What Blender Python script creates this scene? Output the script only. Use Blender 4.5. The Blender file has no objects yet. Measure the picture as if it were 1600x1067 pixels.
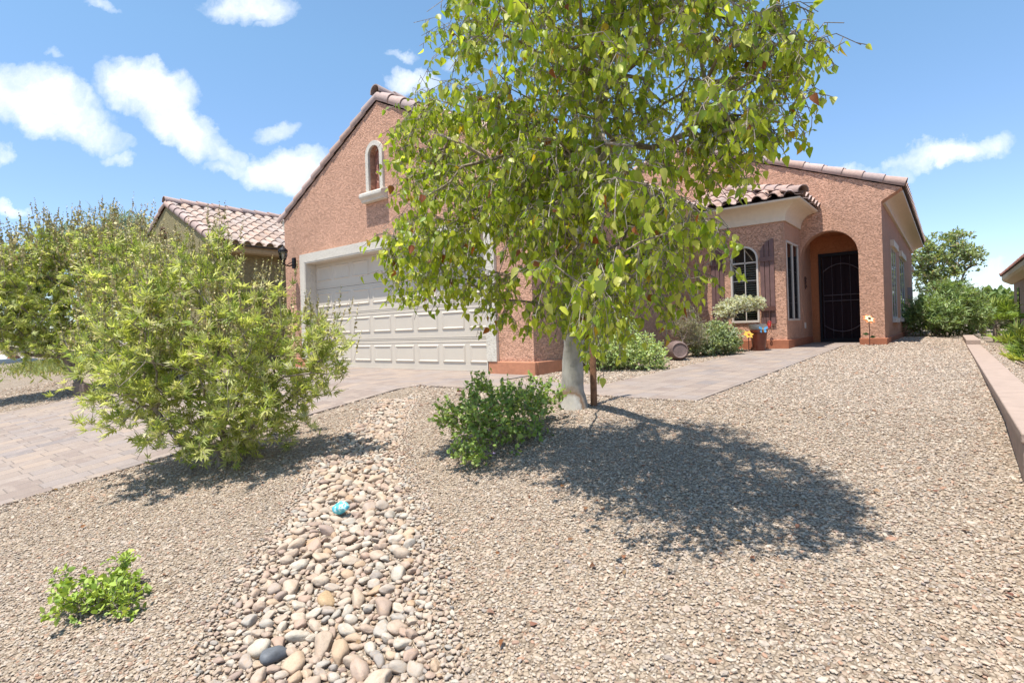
import bpy, bmesh, math, random
import numpy as np
from mathutils import Vector, Matrix, geometry
rad = math.radians
PI = math.pi
random.seed(7)
rng = np.random.default_rng(11)
S = bpy.context.scene
C = S.collection

# ------------------------------------------------------------------ camera
F = 846.0; ROLL = 0.031; YAW = math.atan2(684, 846); ZC = 0.643
sn, cs = math.sin(YAW), math.cos(YAW)
R_ = Vector((cs, sn, 0)); FW = Vector((-sn, cs, 0)); U_ = Vector((0, 0, 1))
cam_d = bpy.data.cameras.new("camera"); cam = bpy.data.objects.new("camera", cam_d); C.objects.link(cam)
cam_d.sensor_width = 36; cam_d.lens = F / 1600 * 36; cam_d.clip_start = 0.05; cam_d.clip_end = 5000
cam_d.shift_y = -16.9 / 1600
ix = R_ * math.cos(ROLL) - U_ * math.sin(ROLL)
iy = R_ * math.sin(ROLL) + U_ * math.cos(ROLL)
iz = -FW
M = Matrix((ix, iy, iz)).transposed().to_4x4(); M.translation = (0, 0, ZC)
cam.matrix_world = M
S.camera = cam

# ------------------------------------------------------------------ light
SUN_EL = rad(73.5); SUN_AZ = rad(-6)          # azimuth from -Y towards +X
sdir = Vector((math.sin(SUN_AZ) * math.cos(SUN_EL), -math.cos(SUN_AZ) * math.cos(SUN_EL), math.sin(SUN_EL)))
sl = bpy.data.lights.new("sun", 'SUN'); sl.energy = 4.2; sl.angle = rad(0.5); sl.color = (1, 0.965, 0.90)
so = bpy.data.objects.new("sun", sl); C.objects.link(so)
so.rotation_euler = sdir.to_track_quat('Z', 'Y').to_euler()
S.view_settings.view_transform = 'Standard'; S.view_settings.look = 'None'
S.view_settings.exposure = 0.87; S.view_settings.gamma = 1
try: S.view_settings.use_curve_mapping = False
except Exception: pass


class NT:
    """tiny helper to write node trees"""
    def __init__(s, tree): s.t = tree; s.n = tree.nodes; s.l = tree.links
    def new(s, typ, **kw):
        nd = s.n.new(typ)
        for k, v in kw.items():
            if k.startswith('i_'):
                key = k[2:]
                key = int(key) if key.isdigit() else key.replace('_', ' ')
                s.set(nd.inputs[key], v)
            else: setattr(nd, k, v)
        return nd
    def set(s, inp, v):
        if isinstance(v, bpy.types.NodeSocket): s.l.new(v, inp)
        else:
            if inp.type == 'RGBA' and len(v) == 3: v = (*v, 1)
            inp.default_value = v
    def math(s, op, a, b=0.0, c=0.0, clamp=False):
        nd = s.n.new('ShaderNodeMath'); nd.operation = op; nd.use_clamp = clamp
        s.set(nd.inputs[0], a); s.set(nd.inputs[1], b); s.set(nd.inputs[2], c); return nd.outputs[0]
    def vmath(s, op, a, b=(0, 0, 0)):
        nd = s.n.new('ShaderNodeVectorMath'); nd.operation = op
        s.set(nd.inputs[0], a)
        if op == 'SCALE': s.set(nd.inputs['Scale'], b)
        else: s.set(nd.inputs[1], b)
        return nd.outputs['Value'] if op in ('DOT_PRODUCT', 'LENGTH') else nd.outputs[0]
    def mix(s, f, a, b, mode='MIX'):
        nd = s.n.new('ShaderNodeMix'); nd.data_type = 'RGBA'; nd.blend_type = mode
        s.set(nd.inputs[0], f); s.set(nd.inputs[6], a); s.set(nd.inputs[7], b); return nd.outputs[2]
    def ramp(s, f, stops, interp='LINEAR'):
        nd = s.n.new('ShaderNodeValToRGB'); cr = nd.color_ramp; cr.interpolation = interp
        while len(cr.elements) < len(stops): cr.elements.new(0.5)
        for e, (p, c) in zip(cr.elements, stops):
            e.position = p; e.color = (*c, 1) if len(c) == 3 else c
        s.set(nd.inputs[0], f); return nd.outputs[0]
    def noise(s, vec, scale, detail=4, rough=0.55, dist=0.0):
        nd = s.new('ShaderNodeTexNoise'); s.set(nd.inputs['Vector'], vec)
        s.set(nd.inputs['Scale'], scale); s.set(nd.inputs['Detail'], detail)
        s.set(nd.inputs['Roughness'], rough); s.set(nd.inputs['Distortion'], dist); return nd.outputs
    def vor(s, vec, scale, feature='F1', rnd=1.0):
        nd = s.new('ShaderNodeTexVoronoi'); nd.feature = feature; s.set(nd.inputs['Vector'], vec)
        s.set(nd.inputs['Scale'], scale); s.set(nd.inputs['Randomness'], rnd); return nd.outputs
    def bump(s, h, dist, strength=1.0, normal=None):
        nd = s.new('ShaderNodeBump'); s.set(nd.inputs['Height'], h)
        nd.inputs['Distance'].default_value = dist; nd.inputs['Strength'].default_value = strength
        if normal is not None: s.l.new(normal, nd.inputs['Normal'])
        return nd.outputs[0]


# ---- world: sky with clouds
W = bpy.data.worlds.new("World"); S.world = W; W.use_nodes = True
t = NT(W.node_tree); t.n.clear()
sky = t.new('ShaderNodeTexSky', sky_type='NISHITA', sun_disc=False, sun_elevation=SUN_EL, altitude=700,
            air_density=1.0, dust_density=0.6, ozone_density=1.6)
sky.sun_rotation = math.atan2(sdir.x, sdir.y)
tc = t.new('ShaderNodeTexCoord').outputs['Generated']
fz = t.math('MAXIMUM', t.vmath('DOT_PRODUCT', tc, tuple(FW)), 0.05)
cu = t.math('DIVIDE', t.vmath('DOT_PRODUCT', tc, tuple(R_)), fz)
cv = t.math('DIVIDE', t.vmath('DOT_PRODUCT', tc, (0, 0, 1)), fz)
cmb = t.new('ShaderNodeCombineXYZ'); t.set(cmb.inputs[0], cu); t.set(cmb.inputs[1], cv); cuv = cmb.outputs[0]
wn = t.noise(cuv, 9, 6, 0.62)
warp = t.vmath('SCALE', t.vmath('SUBTRACT', wn['Color'], (0.5, 0.5, 0.5)), 0.11)
wuv = t.vmath('ADD', cuv, warp)
fine = t.noise(wuv, 14, 8, 0.65)['Fac']
cl = [(70, 158, 120, 62, 22, 1.15), (135, 205, 75, 38, 25, 0.9), (228, 138, 88, 50, 12, 1.1), (285, 195, 100, 42, 32, 1.05), (350, 232, 60, 26, 30, .7),
      (447, 268, 78, 40, 0, 1.15), (438, 205, 38, 20, 0, .7), (392, 12, 88, 34, 5, .9), (432, 36, 38, 18, -20, .55),
      (642, 122, 42, 20, 5, .8), (628, 84, 28, 12, 10, .5), (705, 96, 22, 16, 0, .5), (18, 326, 40, 13, 3, .75), (5, 238, 26, 16, 0, .6),
      (185, 250, 34, 13, 5, .6), (148, 12, 32, 14, 20, .55), (75, 80, 26, 9, 10, .3), (1470, 240, 95, 26, -8, .9), (1545, 226, 52, 24, -5, .8), (1412, 268, 30, 16, 0, .5),
      (1330, 266, 52, 14, 0, .5), (1540, 440, 80, 34, 0, .30), (360, 258, 48, 16, 8, .6), (1560, 480, 90, 26, 0, .28)]
acc = None
for (px, py, rx, ry, ro, a) in cl:
    rx *= .92; ry *= .88
    dx, dy = px - 800, py - 516.6
    u = (dx - ROLL * dy) / F; v = -(ROLL * dx + dy) / F
    d = t.vmath('SUBTRACT', wuv, (u, v, 0))
    ct, st = math.cos(rad(ro)), math.sin(rad(ro))
    e1 = t.vmath('DOT_PRODUCT', d, (ct / rx * F, -st / rx * F, 0))
    e2 = t.vmath('DOT_PRODUCT', d, (st / ry * F, ct / ry * F, 0))
    r2 = t.math('ADD', t.math('MULTIPLY', e1, e1), t.math('MULTIPLY', e2, e2))
    m = t.math('MULTIPLY', t.math('SUBTRACT', 1.0, t.math('MULTIPLY', r2, 0.75), clamp=True), a)
    acc = m if acc is None else t.math('MAXIMUM', acc, m)
den = t.math('ADD', acc, t.math('MULTIPLY', t.math('SUBTRACT', fine, 0.55), 0.95))
mask = t.ramp(t.math('MULTIPLY', den, t.math('GREATER_THAN', acc, 0.001)), [(0.08, (0, 0, 0)), (0.42, (.42, .42, .42)), (0.95, (1, 1, 1))])
mask = t.math('MULTIPLY', mask, 0.88)
hsv = t.new('ShaderNodeHueSaturation'); hsv.inputs['Saturation'].default_value = 1.0; t.l.new(sky.outputs[0], hsv.inputs['Color'])
szz = t.new('ShaderNodeSeparateXYZ'); t.l.new(tc, szz.inputs[0])
skyc = t.mix(1.0, hsv.outputs[0], t.ramp(szz.outputs[2], [(0.0, (.75, .77, .86)), (.22, (.80, .85, .92)), (.45, (.87, 1.01, .98))]), 'MULTIPLY')
cloud_c = t.mix(t.ramp(fine, [(0.35, (0, 0, 0)), (0.65, (1, 1, 1))]), (4.5, 4.8, 5.2), (5.5, 5.6, 5.7))
col = t.mix(mask, skyc, cloud_c)
bg = t.new('ShaderNodeBackground'); t.l.new(col, bg.inputs[0]); bg.inputs[1].default_value = 0.135
out = t.new('ShaderNodeOutputWorld'); t.l.new(bg.outputs[0], out.inputs[0])


# ------------------------------------------------------------------ helpers
def tag(o, label=None, cat=None, group=None, kind=None):
    if label: o['label'] = label
    if cat: o['category'] = cat
    if group: o['group'] = group
    if kind: o['kind'] = kind
    return o

def empty(name, loc, label, cat, group=None):
    o = bpy.data.objects.new(name, None); C.objects.link(o); o.location = loc; o.empty_display_size = .1
    return tag(o, label, cat, group)

def link(name, me, mat, parent=None):
    o = bpy.data.objects.new(name, me); C.objects.link(o)
    if mat is not None:
        if len(me.materials) == 0: me.materials.append(mat)
    if parent:
        o.parent = parent
        o.matrix_parent_inverse = Matrix.Translation(-world_loc(parent))
    return o

def world_loc(o):
    v = Vector(o.location)
    if o.parent: v = v + world_loc(o.parent) + o.matrix_parent_inverse.translation
    return v

def mesh_np(name, V, faces, col=None, smooth=False):
    """V (N,3); faces: list of (M,k) int arrays; col (N,3) point colours"""
    me = bpy.data.meshes.new(name)
    V = np.asarray(V, dtype=np.float32)
    faces = [np.asarray(f, dtype=np.int32) for f in faces if len(f)]
    me.vertices.add(len(V)); me.vertices.foreach_set('co', V.ravel())
    li = np.concatenate([f.ravel() for f in faces]); ls = np.concatenate([np.full(len(f), f.shape[1], dtype=np.int32) for f in faces])
    st = np.concatenate([[0], np.cumsum(ls)[:-1]]).astype(np.int32)
    me.loops.add(len(li)); me.loops.foreach_set('vertex_index', li)
    me.polygons.add(len(ls)); me.polygons.foreach_set('loop_start', st)
    try: me.polygons.foreach_set('loop_total', ls)
    except Exception: pass
    if smooth: me.polygons.foreach_set('use_smooth', np.ones(len(ls), dtype=bool))
    if col is not None:
        at = me.attributes.new('col', 'FLOAT_COLOR', 'POINT')
        c4 = np.ones((len(V), 4), dtype=np.float32); c4[:, :3] = col
        at.data.foreach_set('color', c4.ravel())
    me.update(calc_edges=True); me.validate()
    return me

class MB:
    """collects simple solids in world coordinates into one mesh"""
    def __init__(s): s.v = []; s.f = []
    def add(s, vs, fs):
        n = len(s.v); s.v += [tuple(v) for v in vs]; s.f += [tuple(i + n for i in f) for f in fs]; return s
    def box(s, x0, x1, y0, y1, z0, z1):
        v = [(x, y, z) for z in (z0, z1) for y in (y0, y1) for x in (x0, x1)]
        return s.add(v, [(0, 2, 3, 1), (4, 5, 7, 6), (0, 1, 5, 4), (2, 6, 7, 3), (0, 4, 6, 2), (1, 3, 7, 5)])
    def prism(s, poly, mapf, d0, d1):
        """poly 2d list, mapf(u,v,d)->xyz"""
        n = len(poly)
        v = [mapf(u, w, d0) for u, w in poly] + [mapf(u, w, d1) for u, w in poly]
        return s.add(v, [tuple(range(n))[::-1], tuple(range(n, 2 * n))] + [(i, (i + 1) % n, n + (i + 1) % n, n + i) for i in range(n)])
    def tube(s, pts, r, n=8, cap=True):
        pts = [Vector(p) for p in pts]; rs = r if isinstance(r, (list, tuple)) else [r] * len(pts)
        rings = []; up = Vector((0.13, 0.27, 1)).normalized()
        base = len(s.v)
        for i, p in enumerate(pts):
            d = (pts[min(i + 1, len(pts) - 1)] - pts[max(i - 1, 0)]).normalized()
            a = d.cross(up)
            if a.length < 1e-3: a = d.cross(Vector((1, 0, 0)))
            a.normalize(); b = d.cross(a)
            for k in range(n):
                an = 2 * PI * k / n
                s.v.append(tuple(p + (a * math.cos(an) + b * math.sin(an)) * rs[i]))
        for i in range(len(pts) - 1):
            for k in range(n):
                a0 = base + i * n + k; a1 = base + i * n + (k + 1) % n
                s.f.append((a0, a1, a1 + n, a0 + n))
        if cap:
            s.f.append(tuple(base + k for k in range(n))[::-1]); s.f.append(tuple(base + (len(pts) - 1) * n + k for k in range(n)))
        return s
    def lathe(s, prof, cx, cy, cz, n=20, sx=1, sy=1):
        base = len(s.v)
        for r, z in prof:
            for k in range(n):
                an = 2 * PI * k / n; s.v.append((cx + r * sx * math.cos(an), cy + r * sy * math.sin(an), cz + z))
        for i in range(len(prof) - 1):
            for k in range(n):
                a0 = base + i * n + k; a1 = base + i * n + (k + 1) % n; s.f.append((a0, a1, a1 + n, a0 + n))
        s.f.append(tuple(base + k for k in range(n))[::-1]); s.f.append(tuple(base + (len(prof) - 1) * n + k for k in range(n)))
        return s
    def build(s, name, mat, parent=None, bevel=0, smooth=False):
        me = bpy.data.meshes.new(name); me.from_pydata(s.v, [], s.f); me.validate()
        bm = bmesh.new(); bm.from_mesh(me); bmesh.ops.recalc_face_normals(bm, faces=bm.faces)
        if bevel: bmesh.ops.bevel(bm, geom=[e for e in bm.edges if e.calc_face_angle(0) > .5], offset=bevel, segments=2, affect='EDGES', profile=.5)
        if smooth:
            for f in bm.faces: f.smooth = True
        bm.to_mesh(me); bm.free()
        if smooth:
            for e in me.edges: pass
            try: me.set_sharp_from_angle(angle=rad(40))
            except Exception: pass
        return link(name, me, mat, parent)

def wall(name, outer, holes, mapf, thick, mat, parent):
    """wall slab from 2d outline with holes; mapf(u,v,d) d=0 front, d=thick back"""
    loops = [outer] + holes
    tri = geometry.tessellate_polygon([[Vector((u, v, 0)) for u, v in lp] for lp in loops])
    flat = [p for lp in loops for p in lp]; n = len(flat)
    vs = [mapf(u, v, 0) for u, v in flat] + [mapf(u, v, thick) for u, v in flat]
    fs = [tuple(tr) for tr in tri] + [tuple(i + n for i in tr[::-1]) for tr in tri]
    k = 0
    for lp in loops:
        m = len(lp)
        for i in range(m): a, b = k + i, k + (i + 1) % m; fs.append((a, b, b + n, a + n))
        k += m
    mb = MB().add(vs, fs); return mb.build(name, mat, parent)

def arc(cx, cz, r, a0, a1, n): return [(cx + r * math.cos(rad(a0 + (a1 - a0) * i / n)), cz + r * math.sin(rad(a0 + (a1 - a0) * i / n))) for i in range(n + 1)]

def smoothstep(x, a, b):
    x = np.clip((x - a) / (b - a), 0, 1); return x * x * (3 - 2 * x)

RIVER = np.array([(-0.55, -0.1), (-1.35, .75), (-2.2, 1.42), (-2.85, 1.95), (-3.55, 2.5), (-4.3, 3.3), (-4.85, 3.95)])
RW = np.array([.30, .30, .32, .26, .25, .22, .17])
def river_d(a, b):
    """distance to centreline / local half width"""
    a = np.atleast_1d(a).astype(float); b = np.atleast_1d(b).astype(float)
    best = np.full(a.shape, 1e9); w = np.ones(a.shape)
    for i in range(len(RIVER) - 1):
        p, q = RIVER[i], RIVER[i + 1]; d = q - p; L2 = (d ** 2).sum()
        tt = np.clip(((a - p[0]) * d[0] + (b - p[1]) * d[1]) / L2, 0, 1)
        dd = np.hypot(a - p[0] - tt * d[0], b - p[1] - tt * d[1]); ww = RW[i] + (RW[i + 1] - RW[i]) * tt
        m = dd < best; best = np.where(m, dd, best); w = np.where(m, ww, w)
    return best, w

def gz(a, b, detail=True):
    a = np.asarray(a, dtype=float); b = np.asarray(b, dtype=float)
    z = np.where(b < 4.45, -.128 * (4.4 - b), .016 * (b - 4.4)); z = np.minimum(z, .15)
    z = np.maximum(z, -1.2 + 0 * z)
    side = smoothstep(a, .45, 1.1) * smoothstep(b, 4, 9)
    z = z - side * .38 - .06 * smoothstep(a, -.6, .15) * smoothstep(b, 8, 13) * (b < 40)
    if detail:
        d, w = river_d(a.ravel(), b.ravel()); d = d.reshape(a.shape); w = w.reshape(a.shape)
        z = z - .045 * np.exp(-(d / w) ** 2) * (b < 4.2)
        onlot = (a > -5.0) & (a < .4)
        z = z + np.where(onlot, .05 * np.exp(-(((a + 2.3) / 1.1) ** 2 + ((b - 3.3) / .8) ** 2)), 0)
        z = z + np.where((b < 4.0), .012 * np.sin(a * 2.3 + 1) * np.sin(b * 1.9) * smoothstep(4.0 - b, 0, .6), 0)
    return z
def GZ(a, b): return float(gz(np.array([a]), np.array([b]))[0])

# ------------------------------------------------------------------ materials
def new_mat(name):
    m = bpy.data.materials.new(name); m.use_nodes = True; t = NT(m.node_tree); t.n.clear()
    out = t.new('ShaderNodeOutputMaterial'); b = t.new('ShaderNodeBsdfPrincipled'); t.l.new(b.outputs[0], out.inputs[0])
    return m, t, b, out
def oc(t): return t.new('ShaderNodeTexCoord').outputs['Object']

def plain(name, c, rough=.6, metal=0, noise_amt=.12, nscale=12, bump=0, bscale=60, spec=.5):
    m, t, b, o = new_mat(name); v = oc(t)
    n = t.noise(v, nscale, 5)['Fac']
    k = t.ramp(n, [(.3, tuple(x * (1 - noise_amt) for x in c)), (.7, tuple(min(1, x * (1 + noise_amt)) for x in c))])
    t.l.new(k, b.inputs['Base Color']); b.inputs['Roughness'].default_value = rough; b.inputs['Metallic'].default_value = metal
    b.inputs['Specular IOR Level'].default_value = spec
    if bump: t.l.new(t.bump(t.noise(v, bscale, 4)['Fac'], bump), b.inputs['Normal'])
    return m

def stucco(name, c, scale=1.0, depth=.016, dirt=.12):
    m, t, b, o = new_mat(name); v = oc(t)
    w = t.vmath('ADD', v, t.vmath('SCALE', t.vmath('SUBTRACT', t.noise(v, 9, 2)['Color'], (.5, .5, .5)), .10))
    ms = t.vmath('MULTIPLY', w, (19 * scale, 19 * scale, 44 * scale))
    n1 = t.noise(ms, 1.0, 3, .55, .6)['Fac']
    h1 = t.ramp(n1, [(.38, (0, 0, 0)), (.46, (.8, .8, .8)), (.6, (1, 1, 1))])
    n2 = t.noise(v, 95 * scale, 3)['Fac']
    h = t.math('ADD', h1, t.math('MULTIPLY', n2, .28))
    t.l.new(t.bump(h, depth), b.inputs['Normal'])
    big = t.math('ADD', t.math('MULTIPLY', t.noise(v, 1.1, 5)['Fac'], .6), t.math('MULTIPLY', t.noise(t.vmath('MULTIPLY', v, (4, 4, .5)), 1, 4)['Fac'], .4))
    c1 = t.ramp(big, [(.3, tuple(x * (1 - dirt) for x in c)), (.7, tuple(x * (1 + dirt * .6) for x in c))])
    cc = t.mix(t.math('MULTIPLY', t.math('SUBTRACT', 1.0, h1), .30), c1, tuple(x * .55 for x in c))  # crevice shade painted into the colour: low parts of the relief darkened
    t.l.new(cc, b.inputs['Base Color']); b.inputs['Roughness'].default_value = .9; b.inputs['Specular IOR Level'].default_value = .25
    return m

def attr_mat(name, rough=.8, vary=.15, nscale=30, bump=.002, bscale=90):
    m, t, b, o = new_mat(name); v = oc(t)
    at = t.new('ShaderNodeAttribute', attribute_name='col')
    n = t.noise(v, nscale, 5)['Fac']
    k = t.ramp(n, [(.25, (1 - vary,) * 3), (.75, (1 + vary * .4,) * 3)])
    t.l.new(t.mix(1.0, at.outputs['Color'], k, 'MULTIPLY'), b.inputs['Base Color']); b.inputs['Roughness'].default_value = rough
    b.inputs['Specular IOR Level'].default_value = .3
    if bump: t.l.new(t.bump(t.noise(v, bscale, 4)['Fac'], bump), b.inputs['Normal'])
    return m

def leaf_mat(name, trans=.45, rough=.42, spec=.45, tint=(1.25, 1.15, .45)):
    m, t, b, out = new_mat(name)
    at = t.new('ShaderNodeAttribute', attribute_name='col').outputs['Color']
    t.l.new(at, b.inputs['Base Color']); b.inputs['Roughness'].default_value = rough; b.inputs['Specular IOR Level'].default_value = spec
    tr = t.new('ShaderNodeBsdfTranslucent'); t.l.new(t.mix(1.0, at, tint, 'MULTIPLY'), tr.inputs[0])
    mx = t.new('ShaderNodeMixShader'); mx.inputs[0].default_value = trans
    t.l.new(b.outputs[0], mx.inputs[1]); t.l.new(tr.outputs[0], mx.inputs[2]); t.l.new(mx.outputs[0], out.inputs[0])
    return m

def gravel_tex():
    m, t, b, o = new_mat('gravel'); v = oc(t)
    w = t.vmath('ADD', v, t.vmath('SCALE', t.vmath('SUBTRACT', t.noise(v, 30, 2)['Color'], (.5, .5, .5)), .02))
    vo = t.vor(w, 52); ve = t.vor(w, 52, 'DISTANCE_TO_EDGE')
    cellr = t.new('ShaderNodeSeparateColor'); t.l.new(vo['Color'], cellr.inputs[0])
    c = t.ramp(cellr.outputs[0], [(0, (0.227, 0.168, 0.118)), (.2, (0.345, 0.269, 0.197)), (.5, (0.394, 0.313, 0.232)), (.72, (0.319, 0.261, 0.209)), (.88, (0.445, 0.378, 0.300)), (1, (0.303, 0.189, 0.126))])
    edge = t.ramp(ve['Distance'], [(0, (.45, .42, .39)), (.18, (1, 1, 1))])
    big = t.ramp(t.noise(v, .7, 4)['Fac'], [(.3, (.92, .92, .92)), (.7, (1.06, 1.05, 1.03))])
    t.l.new(t.mix(1, t.mix(1, c, edge, 'MULTIPLY'), big, 'MULTIPLY'), b.inputs['Base Color'])
    h = t.math('MULTIPLY', t.math('SUBTRACT', 1, t.math('MULTIPLY', vo['Distance'], 1.2)), 1)
    h = t.math('ADD', h, t.math('MULTIPLY', cellr.outputs[1], .6))
    t.l.new(t.bump(h, .009), b.inputs['Normal']); b.inputs['Roughness'].default_value = .85; b.inputs['Specular IOR Level'].default_value = .25
    return m

def stone_mat(name, stops, vary=.25, vein=False):
    m, t, b, o = new_mat(name); v = oc(t)
    r = t.new('ShaderNodeObjectInfo').outputs['Random']
    c = t.ramp(r, stops)
    n = t.noise(t.vmath('ADD', v, t.vmath('SCALE', (1, 1, 1), t.math('MULTIPLY', r, 30))), 2.2, 6, .6)['Fac']
    k = t.ramp(n, [(.3, (1 - vary,) * 3), (.7, (1 + vary * .3,) * 3)])
    c = t.mix(1, c, k, 'MULTIPLY')
    if vein:
        vv = t.vmath('ADD', v, t.vmath('SCALE', (3, 1, 2), t.math('MULTIPLY', r, 17)))
        c = t.mix(t.ramp(t.noise(t.vmath('MULTIPLY', vv, (1, 1, 3.5)), 3.2, 4, .6)['Fac'], [(.50, (0, 0, 0)), (.66, (.5, .5, .5))]), c, (.40, .27, .17))
        c = t.mix(t.ramp(t.noise(vv, 26, 3)['Fac'], [(.30, (.35, .35, .35)), (.44, (0, 0, 0))]), c, (.16, .12, .10))
        t.l.new(t.bump(t.noise(vv, 9, 5)['Fac'], .0022), b.inputs['Normal'])
    t.l.new(c, b.inputs['Base Color']); b.inputs['Roughness'].default_value = .72; b.inputs['Specular IOR Level'].default_value = .3
    return m

def paver_mat():
    m, t, b, o = new_mat('pavers'); v = oc(t)
    sw = t.new('ShaderNodeSeparateXYZ'); t.l.new(v, sw.inputs[0])
    cm = t.new('ShaderNodeCombineXYZ'); t.l.new(sw.outputs[1], cm.inputs[0]); t.l.new(sw.outputs[0], cm.inputs[1])
    br = t.new('ShaderNodeTexBrick'); t.l.new(cm.outputs[0], br.inputs['Vector'])
    br.offset = .42; br.squash = .68; br.squash_frequency = 2; br.offset_frequency = 2
    for k, val in (('Scale', 1.0), ('Mortar Size', .0032), ('Mortar Smooth', .35), ('Bias', 0.0), ('Brick Width', .31), ('Row Height', .19)): br.inputs[k].default_value = val
    br.inputs['Color1'].default_value = (0, 0, 0, 1); br.inputs['Color2'].default_value = (1, 1, 1, 1); br.inputs['Mortar'].default_value = (.5, .5, .5, 1)
    sx = t.new('ShaderNodeSeparateColor'); t.l.new(br.outputs['Color'], sx.inputs[0])
    c = t.ramp(sx.outputs[0], [(0, (0.241, 0.186, 0.157)), (.3, (0.294, 0.231, 0.189)), (.55, (0.270, 0.223, 0.199)), (.8, (0.333, 0.255, 0.199)), (1, (0.226, 0.190, 0.174))])
    n = t.noise(t.vmath('MULTIPLY', v, (5, 11, 5)), 1, 5, .6)['Fac']
    c = t.mix(t.ramp(n, [(.5, (0, 0, 0)), (.72, (.55, .55, .55))]), c, (.37, .30, .25))
    n3 = t.noise(v, 160, 3)['Fac']
    c = t.mix(1, c, t.ramp(n3, [(.3, (.86, .86, .86)), (.7, (1.08, 1.08, 1.08))]), 'MULTIPLY')
    c = t.mix(t.math('MULTIPLY', br.outputs['Fac'], .8), c, (.20, .165, .14))
    t.l.new(c, b.inputs['Base Color'])
    h = t.math('ADD', t.math('SUBTRACT', 1.0, br.outputs['Fac']), t.math('MULTIPLY', n3, .12))
    t.l.new(t.bump(h, .004), b.inputs['Normal']); b.inputs['Roughness'].default_value = .85; b.inputs['Specular IOR Level'].default_value = .25
    return m

M_ = {}
M_['gravel'] = gravel_tex()
M_['paver'] = paver_mat()
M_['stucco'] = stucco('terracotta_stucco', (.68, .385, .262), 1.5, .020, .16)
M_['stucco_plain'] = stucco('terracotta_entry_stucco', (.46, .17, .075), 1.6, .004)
M_['plinth'] = plain('plinth_stucco', (.47, .20, .11), .85, bump=.004, bscale=40)
M_['plinth_dark'] = plain('plinth_dark', (.36, .13, .065), .85, bump=.004, bscale=40)
M_['olive'] = stucco('olive_stucco', (.30, .25, .13), 1.0, .008)
M_['olive_trim'] = plain('olive_trim', (.42, .33, .20), .8, bump=.003)
M_['brown_stucco'] = stucco('brown_stucco', (.27, .19, .13), 1.0, .008)
M_['trim'] = stucco('pale_trim_stucco', (.66, .60, .51), 2.0, .004, .06)
M_['cornice'] = plain('cornice_paint', (.68, .57, .44), .8, bump=.002, noise_amt=.05)
M_['door'] = plain('garage_door_paint', (.58, .51, .42), .55, noise_amt=.03, nscale=3, bump=.0006, bscale=200)
M_['rubber_and_dark_fill'] = plain('rubber_and_dark_fill', (.02, .02, .02), .8)  # seal and threshold; also the black panels standing in for unlit interiors
M_['tile'] = attr_mat('roof_tile', .85, .18, 18, .003, 70)
M_['under'] = plain('roof_underlay', (.10, .07, .06), .9)
M_['wood_dark'] = plain('shutter_paint', (.16, .085, .075), .6, noise_amt=.15)
M_['black'] = plain('black_metal', (.010, .008, .011), .55, 0, spec=.25)
M_['dark_door'] = plain('dark_entry_door', (.016, .004, .007), .6, spec=.2)
M_['bar'] = plain('security_door_bars', (.10, .085, .10), .4)
M_['white'] = plain('white_vinyl', (.60, .53, .46), .5, noise_amt=.03)
M_['wood'] = plain('stake_wood', (.23, .11, .055), .85, noise_amt=.3, nscale=30, bump=.003)
M_['blockwall'] = plain('retaining_block', (.36, .265, .21), .9, noise_amt=.1, nscale=9, bump=.005, bscale=45)
M_['block'] = plain('brown_block', (.22, .15, .11), .9, noise_amt=.15, bump=.004)
M_['concrete'] = plain('concrete', (.55, .52, .47), .85, noise_amt=.06, nscale=4)
M_['terracotta'] = plain('glazed_pot', (.13, .030, .016), .28, noise_amt=.2)
M_['urn'] = plain('weathered_urn', (.17, .115, .10), .7, noise_amt=.3, nscale=14, bump=.006)
M_['cream'] = plain('cream_stone', (.62, .55, .44), .8, bump=.003)
M_['yellow'] = plain('yellow_metal', (.62, .34, .04), .4)
M_['orange'] = plain('orange_metal', (.60, .20, .07), .4)
M_['palegreen'] = plain('pale_petals', (.75, .72, .40), .4)
M_['greenmetal'] = plain('green_metal', (.05, .10, .03), .4)
M_['red'] = plain('red_ornament', (.6, .03, .03), .35)
M_['blue'] = plain('blue_wing', (.15, .45, .75), .4)
M_['rust'] = plain('rusty_metal', (.10, .04, .03), .6)
M_['redrock'] = plain('red_rock', (.35, .12, .07), .9, noise_amt=.3, bump=.02, bscale=8)

def blinds_mat():
    m, t, b, o = new_mat('blinds'); b.inputs['Base Color'].default_value = (.50, .47, .42, 1); b.inputs['Roughness'].default_value = .6; return m
M_['blind'] = blinds_mat()
def glass_mat(name, c=(.02, .022, .024)):
    m, t, b, o = new_mat(name); b.inputs['Base Color'].default_value = (*c, 1); b.inputs['Roughness'].default_value = .03
    b.inputs['Specular IOR Level'].default_value = .8; return m
M_['glass'] = glass_mat('dark_window_glass')
def clear_glass():
    m, t, b, out = new_mat('clear_glass'); t.n.remove(b)
    g = t.new('ShaderNodeBsdfGlossy'); g.inputs['Roughness'].default_value = .02
    tr = t.new('ShaderNodeBsdfTransparent'); tr.inputs[0].default_value = (.8, .85, .83, 1)
    lw = t.new('ShaderNodeFresnel'); lw.inputs[0].default_value = 1.5
    mx = t.new('ShaderNodeMixShader'); t.l.new(lw.outputs[0], mx.inputs[0]); t.l.new(tr.outputs[0], mx.inputs[1]); t.l.new(g.outputs[0], mx.inputs[2]); t.l.new(mx.outputs[0], out.inputs[0])
    return m
M_['clear'] = clear_glass()
M_['bark_pale'] = None
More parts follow.
